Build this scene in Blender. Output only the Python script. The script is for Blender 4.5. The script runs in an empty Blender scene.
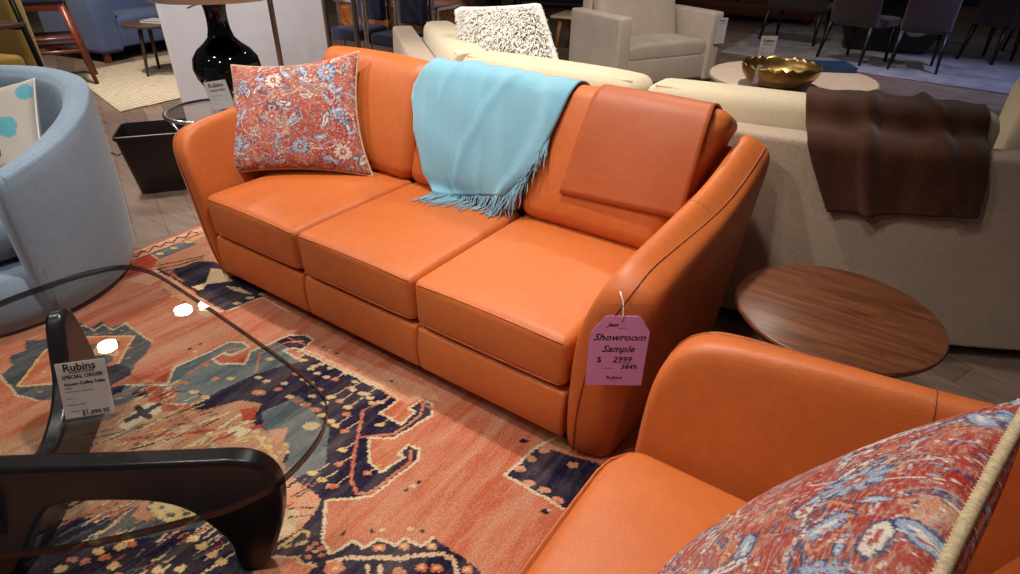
import bpy, bmesh, math, random
import numpy as np
from mathutils import Vector, Matrix
from mathutils.bvhtree import BVHTree
random.seed(7)
SC=bpy.context.scene; COL=SC.collection
R=math.radians
def V(*a): return Vector(a)
# ------------------------------------------------------------------ camera
CAM=np.array([2.505,-1.2578,1.5255]); YAW,PIT,ROL,FOC=-.5986,.5499,.0148,596.74
def cam_axes():
    f=np.array([math.cos(PIT)*math.sin(YAW),math.cos(PIT)*math.cos(YAW),-math.sin(PIT)])
    r=np.cross(f,[0,0,1]); r/=np.linalg.norm(r); u=np.cross(r,f)
    c,s=math.cos(ROL),math.sin(ROL)
    return f,c*r+s*u,-s*r+c*u
CF,CR,CU=cam_axes()
cd=bpy.data.cameras.new('camera'); co=bpy.data.objects.new('camera',cd); COL.objects.link(co)
co.matrix_world=Matrix(((CR[0],CU[0],-CF[0],CAM[0]),(CR[1],CU[1],-CF[1],CAM[1]),(CR[2],CU[2],-CF[2],CAM[2]),(0,0,0,1)))
cd.sensor_width=36; cd.lens=FOC/1020*36; cd.clip_start=.02; cd.clip_end=100
SC.camera=co
def at(x,y,z=None,X=None,Y=None):
    """place in the room seen at a pixel of the photograph, on the plane of height z (or depth X / Y)"""
    d=CF+CR*(x-510)/FOC-CU*(y-287)/FOC
    t=(z-CAM[2])/d[2] if z is not None else ((X-CAM[0])/d[0] if X is not None else (Y-CAM[1])/d[1])
    return Vector(CAM+d*t)
# ------------------------------------------------------------------ colours and materials
def lin(c): 
    c=c/255.
    return c/12.92 if c<=.04045 else ((c+.055)/1.055)**2.4
def rgb(c,k=1.): return (lin(c[0])*k,lin(c[1])*k,lin(c[2])*k,1)
class NT:
    def __init__(s,name):
        s.m=bpy.data.materials.new(name); s.m.use_nodes=True; s.t=s.m.node_tree; s.t.nodes.clear()
        s.out=s.n('ShaderNodeOutputMaterial'); s.b=s.n('ShaderNodeBsdfPrincipled'); s.l(s.b.outputs[0],s.out.inputs[0])
        s.tc=s.n('ShaderNodeTexCoord').outputs['Object']
    def n(s,k,**kw):
        q=s.t.nodes.new(k)
        for a,b in kw.items(): setattr(q,a,b)
        return q
    def l(s,a,b): s.t.links.new(a,b)
    def mapped(s,scale=(1,1,1),rot=(0,0,0)):
        m=s.n('ShaderNodeMapping'); s.l(s.tc,m.inputs[0]); m.inputs['Scale'].default_value=scale; m.inputs['Rotation'].default_value=rot
        return m.outputs[0]
    def noise(s,scale,detail=4,vec=None,rough=.55,dist=0):
        q=s.n('ShaderNodeTexNoise'); q.inputs['Scale'].default_value=scale; q.inputs['Detail'].default_value=detail
        q.inputs['Roughness'].default_value=rough; q.inputs['Distortion'].default_value=dist
        s.l(vec if vec is not None else s.tc,q.inputs['Vector']); return q.outputs['Fac']
    def ramp(s,fac,stops,interp='LINEAR'):
        q=s.n('ShaderNodeValToRGB'); s.l(fac,q.inputs[0]); e=q.color_ramp.elements; q.color_ramp.interpolation=interp
        while len(e)<len(stops): e.new(.5)
        for i,(p,c) in enumerate(stops): e[i].position=p; e[i].color=c
        return q.outputs[0]
    def mix(s,fac,a,b,mode='MIX'):
        q=s.n('ShaderNodeMix',data_type='RGBA',blend_type=mode)
        for v,i in ((fac,0),(a,6),(b,7)):
            if isinstance(v,(int,float)): q.inputs[i].default_value=v
            elif isinstance(v,tuple): q.inputs[i].default_value=v
            else: s.l(v,q.inputs[i])
        return q.outputs[2]
    def math(s,op,a,b=0.):
        q=s.n('ShaderNodeMath',operation=op)
        for v,i in ((a,0),(b,1)):
            if isinstance(v,(int,float)): q.inputs[i].default_value=v
            else: s.l(v,q.inputs[i])
        return q.outputs[0]
    def n_bw(s,fac,a,b,top):
        q=s.n('ShaderNodeMapRange'); s.l(fac,q.inputs[0]); q.inputs[1].default_value=a; q.inputs[2].default_value=b; q.inputs[3].default_value=0; q.inputs[4].default_value=top; return q.outputs[0]
    def base(s,v):
        if isinstance(v,tuple): s.b.inputs['Base Color'].default_value=v
        else: s.l(v,s.b.inputs['Base Color'])
    def bump(s,h,strength=.3,dist=.002):
        q=s.n('ShaderNodeBump'); q.inputs['Strength'].default_value=strength; q.inputs['Distance'].default_value=dist
        s.l(h,q.inputs['Height']); s.l(q.outputs[0],s.b.inputs['Normal'])
    def set(s,**kw):
        for k,v in kw.items(): s.b.inputs[k.replace('_',' ')].default_value=v
def simple(name,c,rough=.5,metal=0,var=.12,vs=6,bump=0,bs=200,**kw):
    t=NT(name); a=rgb(c,1-var); b=rgb(c,1+var)
    t.base(t.ramp(t.noise(vs,5),[(.3,a),(.7,b)])); t.set(Roughness=rough,Metallic=metal,**kw)
    if bump: t.bump(t.noise(bs,3),bump,.001)
    return t.m
def leather(name,c,c2,rough=.47):
    t=NT(name)
    f=t.ramp(t.noise(1.3,5,dist=.4),[(.3,rgb(c2)),(.68,rgb(c))])
    g=t.ramp(t.noise(30,5),[(.3,(.93,.93,.93,1)),(.7,(1.04,1.04,1.04,1))])
    t.base(t.mix(1.,f,g,'MULTIPLY')); t.set(Roughness=rough); t.b.inputs['Specular IOR Level'].default_value=.4
    vo=t.n('ShaderNodeTexVoronoi'); vo.inputs['Scale'].default_value=260; t.l(t.tc,vo.inputs['Vector'])
    h=t.math('ADD',t.math('MULTIPLY',vo.outputs['Distance'],.5),t.math('MULTIPLY',t.noise(14,5),1.6))
    t.bump(h,.35,.0016)
    return t.m
def fabric(name,c,c2,scale=420,rough=.95,var=.5,fuzz=.25,slub=.0):
    t=NT(name)
    f=t.ramp(t.noise(3,4),[(.3,rgb(c2)),(.7,rgb(c))])
    w1=t.noise(scale,2,t.mapped((1,.12,1))); w2=t.noise(scale,2,t.mapped((.12,1,.3)))
    w=t.math('MULTIPLY',t.math('ADD',w1,w2),.5)
    g=t.ramp(w,[(.36,(1-var*.55,)*3+(1,)),(.64,(1+var*.35,)*3+(1,))])
    t.base(t.mix(1.,f,g,'MULTIPLY')); t.set(Roughness=rough); t.b.inputs['Sheen Weight'].default_value=fuzz
    t.b.inputs['Specular IOR Level'].default_value=.15
    t.bump(w,.5,.0012); return t.m
def wood(name,c,c2,scale=1.,rough=.35,axis=(0.6,9,9),rot=(0,0,0),coat=0):
    t=NT(name); v=t.mapped(axis,rot)
    n1=t.noise(2.2*scale,6,v,.6,1.2); n2=t.noise(22*scale,4,v)
    f=t.ramp(n1,[(.28,rgb(c2)),(.5,rgb(tuple((a+b)/2 for a,b in zip(c,c2)))),(.72,rgb(c))])
    g=t.ramp(n2,[(.3,(.72,.72,.72,1)),(.7,(1.12,1.12,1.12,1))])
    t.base(t.mix(1.,f,g,'MULTIPLY')); t.set(Roughness=rough); t.b.inputs['Coat Weight'].default_value=coat
    t.bump(n2,.12,.001); return t.m
def attrmat(name,speck=160,streak=None,amt=.35,bump=.6,rough=.95,bd=.003):
    t=NT(name); a=t.n('ShaderNodeVertexColor',layer_name='pattern').outputs[0]
    sp=t.noise(speck,3,rough=.7)
    g=t.ramp(sp,[(.3,(1-amt,)*3+(1,)),(.7,(1+amt*.8,)*3+(1,))])
    c=t.mix(1.,a,g,'MULTIPLY')
    if streak:
        s1=t.noise(1.,5,t.mapped(streak),.6)
        c=t.mix(1.,c,t.ramp(s1,[(.3,(.74,.70,.70,1)),(.55,(1.03,1.05,1.06,1)),(.75,(1.28,1.38,1.46,1))]),'MULTIPLY')
    t.base(c); t.set(Roughness=rough); t.b.inputs['Specular IOR Level'].default_value=.1
    t.bump(sp,bump,bd); return t.m
def clear(name,tint=(1,1,1,1),gl=.02,ior=1.45):
    """thin clear sheet: light passes straight, the surface mirrors by Fresnel"""
    m=bpy.data.materials.new(name); m.use_nodes=True; t=m.node_tree; t.nodes.clear()
    o=t.nodes.new('ShaderNodeOutputMaterial'); tr=t.nodes.new('ShaderNodeBsdfTransparent'); g=t.nodes.new('ShaderNodeBsdfGlossy')
    mx=t.nodes.new('ShaderNodeMixShader'); lw=t.nodes.new('ShaderNodeLayerWeight'); lw.inputs[0].default_value=.5
    pw=t.nodes.new('ShaderNodeMath'); pw.operation='POWER'; pw.inputs[1].default_value=5; ma=t.nodes.new('ShaderNodeMath'); ma.operation='MULTIPLY_ADD'
    f0=((ior-1)/(ior+1))**2; ma.inputs[1].default_value=1-f0; ma.inputs[2].default_value=f0; t.links.new(lw.outputs['Facing'],pw.inputs[0]); t.links.new(pw.outputs[0],ma.inputs[0])
    tr.inputs[0].default_value=tint; g.inputs['Roughness'].default_value=gl; 
    t.links.new(ma.outputs[0],mx.inputs[0]); t.links.new(tr.outputs[0],mx.inputs[1]); t.links.new(g.outputs[0],mx.inputs[2]); t.links.new(mx.outputs[0],o.inputs[0])
    return m
# ------------------------------------------------------------------ mesh helpers
class M:
    def __init__(s): s.v=[]; s.f=[]; s.mi=[]; s.cur=0
    def add(s,v,f,T=None):
        o=len(s.v)
        s.v+=[(T@Vector(p))[:] if T is not None else tuple(p) for p in v]
        s.f+=[tuple(i+o for i in q) for q in f]; s.mi+=[s.cur]*len(f); return s
    def rbox(s,cx,cy,cz,sx,sy,sz,r=.01,n=(1,1,1),k=2,fn=None,T=None):
        r=min(r,sx/2-1e-4,sy/2-1e-4,sz/2-1e-4); h=(sx/2,sy/2,sz/2)
        ax=[]
        for i in range(3):
            a=[-h[i]+r*j/k for j in range(k+1)]; m=n[i]
            for j in range(1,m): a.append(-h[i]+r+(2*h[i]-2*r)*j/m)
            a+=[h[i]-r*(k-j)/k for j in range(k+1)]; ax.append(a)
        idx={}; vs=[]; fs=[]
        def vid(p):
            key=tuple(round(c,5) for c in p)
            if key not in idx:
                q=[max(-h[i]+r,min(h[i]-r,p[i])) for i in range(3)]; d=[p[i]-q[i] for i in range(3)]; L=math.sqrt(sum(c*c for c in d))
                w=[q[i]+d[i]/L*r if L>1e-9 else p[i] for i in range(3)]
                if fn: w=list(fn(*w))
                idx[key]=len(vs); vs.append((w[0]+cx,w[1]+cy,w[2]+cz))
            return idx[key]
        for i in range(3):
            j,l=(i+1)%3,(i+2)%3
            for sg in (-1,1):
                for a in range(len(ax[j])-1):
                    for b in range(len(ax[l])-1):
                        q=[]
                        for (da,db) in ((0,0),(1,0),(1,1),(0,1)):
                            p=[0,0,0]; p[i]=sg*h[i]; p[j]=ax[j][a+da]; p[l]=ax[l][b+db]; q.append(vid(p))
                        if sg<0: q.reverse()
                        if len(set(q))>2: fs.append(tuple(q))
        return s.add(vs,fs,T)
    def tube(s,path,rad,n=8,closed=False,T=None,flat=None):
        P=[Vector(p) for p in path]; N=len(P); vs=[]; fs=[]
        rr=rad if isinstance(rad,(list,tuple)) else [rad]*N
        up=None
        for i in range(N):
            a=P[(i-1)%N] if (closed or i>0) else P[i]; b=P[(i+1)%N] if (closed or i<N-1) else P[i]
            t=(b-a).normalized()
            if up is None:
                up=Vector((0,0,1)) if abs(t.z)<.9 else Vector((1,0,0))
            up=(up-t*up.dot(t)); up.normalize(); sd=t.cross(up)
            for k in range(n):
                an=2*math.pi*k/n; q=P[i]+(up*math.cos(an)*(flat or 1)+sd*math.sin(an))*rr[i]; vs.append(q[:])
        for i in range(N if closed else N-1):
            j=(i+1)%N
            for k in range(n):
                l=(k+1)%n; fs.append((i*n+k,i*n+l,j*n+l,j*n+k))
        if not closed: fs.append(tuple(range(n-1,-1,-1))); fs.append(tuple((N-1)*n+k for k in range(n)))
        return s.add(vs,fs,T)
    def lathe(s,prof,n=32,c=(0,0,0),T=None,ecc=1.):
        vs=[];fs=[];N=len(prof)
        for (r,z) in prof:
            for k in range(n):
                a=2*math.pi*k/n; vs.append((c[0]+r*math.cos(a),c[1]+r*math.sin(a)*ecc,c[2]+z))
        for i in range(N-1):
            for k in range(n):
                l=(k+1)%n; fs.append((i*n+k,i*n+l,(i+1)*n+l,(i+1)*n+k))
        if prof[0][0]>1e-6: fs.append(tuple(range(n-1,-1,-1)))
        if prof[-1][0]>1e-6: fs.append(tuple((N-1)*n+k for k in range(n)))
        return s.add(vs,fs,T)
    def grid(s,fn,nu,nv,closeu=False,T=None):
        vs=[fn(i/(nu if closeu else nu-1),j/(nv-1)) for j in range(nv) for i in range(nu)]; fs=[]
        for j in range(nv-1):
            for i in range(nu if closeu else nu-1):
                k=(i+1)%nu; fs.append((j*nu+i,j*nu+k,(j+1)*nu+k,(j+1)*nu+i))
        return s.add(vs,fs,T)
    def prism(s,pts,th,O,dx,dy,dz,T=None):
        """outline pts in the (dx,dy) plane extruded by th along dz"""
        n=len(pts); O,dx,dy,dz=map(Vector,(O,dx,dy,dz))
        a=[(O+dx*p[0]+dy*p[1])[:] for p in pts]; b=[(O+dx*p[0]+dy*p[1]+dz*th)[:] for p in pts]
        fs=[tuple(range(n)),tuple(range(2*n-1,n-1,-1))]+[(i,i+n,(i+1)%n+n,(i+1)%n) for i in range(n)]
        return s.add(a+b,fs,T)
    def bar(s,a,b,w,d=None,w2=None,T=None,rot=0):
        """straight bar from a to b of section w x d tapering to w2"""
        a,b=Vector(a),Vector(b); d=d or w; k=(w2/w) if w2 else 1; t=(b-a).normalized()
        up=Vector((0,1,0)) if abs(t.z)>.7 else Vector((0,0,1)); sd=t.cross(up).normalized(); up=sd.cross(t)
        if rot: q=Matrix.Rotation(rot,3,t); sd=q@sd; up=q@up
        vs=[]
        for P,m in ((a,1),(b,k)):
            for (x,y) in ((-1,-1),(1,-1),(1,1),(-1,1)): vs.append((P+sd*x*w/2*m+up*y*d/2*m)[:])
        return s.add(vs,[(0,1,2,3),(7,6,5,4),(0,4,5,1),(1,5,6,2),(2,6,7,3),(3,7,4,0)],T)
    def build(s,name,mat,parent=None,smooth=True,bevel=0,sub=0,solid=0,merge=False,angle=None,T=None):
        me=bpy.data.meshes.new(name); me.from_pydata(s.v,[],s.f)
        bm=bmesh.new(); bm.from_mesh(me)
        if merge: bmesh.ops.remove_doubles(bm,verts=bm.verts,dist=1e-5)
        bmesh.ops.recalc_face_normals(bm,faces=bm.faces); bm.to_mesh(me); bm.free()
        mats=mat if isinstance(mat,(list,tuple)) else [mat]
        for q in mats: me.materials.append(q)
        if len(mats)>1 and len(s.mi)==len(me.polygons):
            for p,i in zip(me.polygons,s.mi): p.material_index=i
        if smooth:
            me.polygons.foreach_set('use_smooth',[True]*len(me.polygons))
        o=bpy.data.objects.new(name,me); COL.objects.link(o)
        if T is not None: o.matrix_world=T
        if parent: o.parent=parent
        if solid: q=o.modifiers.new('solid','SOLIDIFY'); q.thickness=solid; q.offset=0
        if bevel:
            q=o.modifiers.new('bevel','BEVEL'); q.width=bevel; q.segments=2; q.limit_method='ANGLE'; q.angle_limit=R(35)
        if sub: q=o.modifiers.new('sub','SUBSURF'); q.levels=sub; q.render_levels=sub
        if smooth and angle is not None:
            try:
                bpy.context.view_layer.update()
                me.set_sharp_from_angle(angle=R(angle))
            except Exception: pass
        return o
def thing(name,label,cat,loc=(0,0,0),rz=0,group=None):
    o=bpy.data.objects.new(name,None); COL.objects.link(o); o.location=loc; o.rotation_euler=(0,0,rz); o.empty_display_size=.1
    return tag(o,label,cat,group)
def tag(o,label=None,cat=None,group=None,kind=None):
    if label: o['label']=label
    if cat: o['category']=cat
    if group: o['group']=group
    if kind: o['kind']=kind
    return o
def copy_tree(o,parent=None):
    c=o.copy(); COL.objects.link(c); c.parent=parent
    for ch in list(o.children): copy_tree(ch,c)
    return c
def frame(O,x,y,z=None):
    x=Vector(x).normalized(); y=Vector(y); y=(y-x*y.dot(x)).normalized(); z=x.cross(y)
    return Matrix(((x.x,y.x,z.x,O[0]),(x.y,y.y,z.y,O[1]),(x.z,y.z,z.z,O[2]),(0,0,0,1)))
def words(lines,name,mat,parent,T):
    """lines: (string, x, y, size, shear, bold) laid out on the local xy plane, centred at x; one lettering mesh"""
    a=M()
    for (st,x,y,sz,sh,al) in lines:
        c=bpy.data.curves.new('t','FONT'); c.body=st; c.size=sz; c.shear=sh; c.align_x=al; c.resolution_u=2; c.extrude=.0002; c.offset=sz*.012
        o=bpy.data.objects.new('t',c); COL.objects.link(o); bpy.context.view_layer.update()
        me=bpy.data.meshes.new_from_object(o.evaluated_get(bpy.context.evaluated_depsgraph_get()))
        a.add([(v.co.x+x,v.co.y+y,v.co.z) for v in me.vertices],[tuple(p.vertices) for p in me.polygons])
        bpy.data.objects.remove(o); bpy.data.curves.remove(c); bpy.data.meshes.remove(me)
    o=a.build(name,mat,parent,smooth=False,merge=False); o.matrix_local=T
    return o
# ------------------------------------------------------------------ painting patterns into a colour attribute
PAL=dict(coral=(190,102,72),peach=(204,140,106),rust=(188,96,62),red=(172,54,38),navy=(30,26,52),navydk=(22,20,44),dark=(40,30,30),
 teal=(80,98,106),tealdk=(58,68,76),cream=(214,196,160),sand=(208,178,140),gold=(216,178,108),yellow=(214,172,84),tan=(184,124,92),
 blue=(58,64,108),ltblue=(150,172,200),white=(226,214,200))
class Canvas:
    def __init__(s,X,Y,base,wob=.004,seed=1):
        s.n=len(X)
        s.X=X+wob*(np.sin(Y*61+X*17+seed)+.6*np.sin(Y*143+seed*2+X*90))*.6; s.Y=Y+wob*(np.sin(X*57+seed*3+Y*23)+.6*np.sin(X*151+seed+Y*77))*.6
        s.c=np.empty((s.n,3)); s.c[:]=PAL[base]
    def box(s,x0,x1,y0,y1): return np.nonzero((s.X>=x0)&(s.X<=x1)&(s.Y>=y0)&(s.Y<=y1))[0]
    def poly(s,c,pts):
        p=np.array(pts,float); i=s.box(p[:,0].min(),p[:,0].max(),p[:,1].min(),p[:,1].max())
        if not len(i): return
        x,y=s.X[i],s.Y[i]; ins=np.zeros(len(i),bool); n=len(p)
        for a in range(n):
            x0,y0=p[a-1]; x1,y1=p[a]
            if y0==y1: continue
            k=((y0>y)!=(y1>y))&(x<(x1-x0)*(y-y0)/(y1-y0)+x0); ins^=k
        s.c[i[ins]]=PAL[c]
    def line(s,c,w,pts,closed=False):
        p=[tuple(q) for q in pts]; 
        if closed: p=p+[p[0]]
        for (x0,y0),(x1,y1) in zip(p,p[1:]):
            i=s.box(min(x0,x1)-w,max(x0,x1)+w,min(y0,y1)-w,max(y0,y1)+w)
            if not len(i): continue
            dx,dy=x1-x0,y1-y0; L=dx*dx+dy*dy or 1e-9; t=np.clip(((s.X[i]-x0)*dx+(s.Y[i]-y0)*dy)/L,0,1)
            d=np.hypot(s.X[i]-x0-t*dx,s.Y[i]-y0-t*dy); s.c[i[d<w/2]]=PAL[c]
    def disc(s,c,x,y,rx,ry,an=0.):
        r=max(rx,ry); i=s.box(x-r,x+r,y-r,y+r)
        if not len(i): return
        ca,sa=math.cos(an),math.sin(an); u=(s.X[i]-x)*ca+(s.Y[i]-y)*sa; v=-(s.X[i]-x)*sa+(s.Y[i]-y)*ca
        s.c[i[(u/rx)**2+(v/ry)**2<1]]=PAL[c]
    def write(s,me):
        a=me.color_attributes.new('pattern','FLOAT_COLOR','POINT'); c=s.c/255.
        l=np.where(c<=.04045,c/12.92,((c+.055)/1.055)**2.4); out=np.ones((s.n,4),np.float32); out[:,:3]=l
        a.data.foreach_set('color',out.ravel())
def np_mesh(name,P,nu,nv,mat,parent=None):
    """grid mesh from an (nv*nu,3) array"""
    j,i=np.mgrid[0:nv-1,0:nu-1]; a=(j*nu+i).ravel(); F=np.stack([a,a+1,a+nu+1,a+nu],1).astype(np.int32)
    me=bpy.data.meshes.new(name); me.vertices.add(len(P)); me.vertices.foreach_set('co',P.astype(np.float32).ravel())
    me.loops.add(F.size); me.loops.foreach_set('vertex_index',F.ravel()); me.polygons.add(len(F))
    me.polygons.foreach_set('loop_start',np.arange(0,F.size,4,dtype=np.int32)); me.update(calc_edges=True)
    me.polygons.foreach_set('use_smooth',np.ones(len(F),bool)); me.materials.append(mat)
    o=bpy.data.objects.new(name,me); COL.objects.link(o)
    if parent: o.parent=parent
    return o
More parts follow.
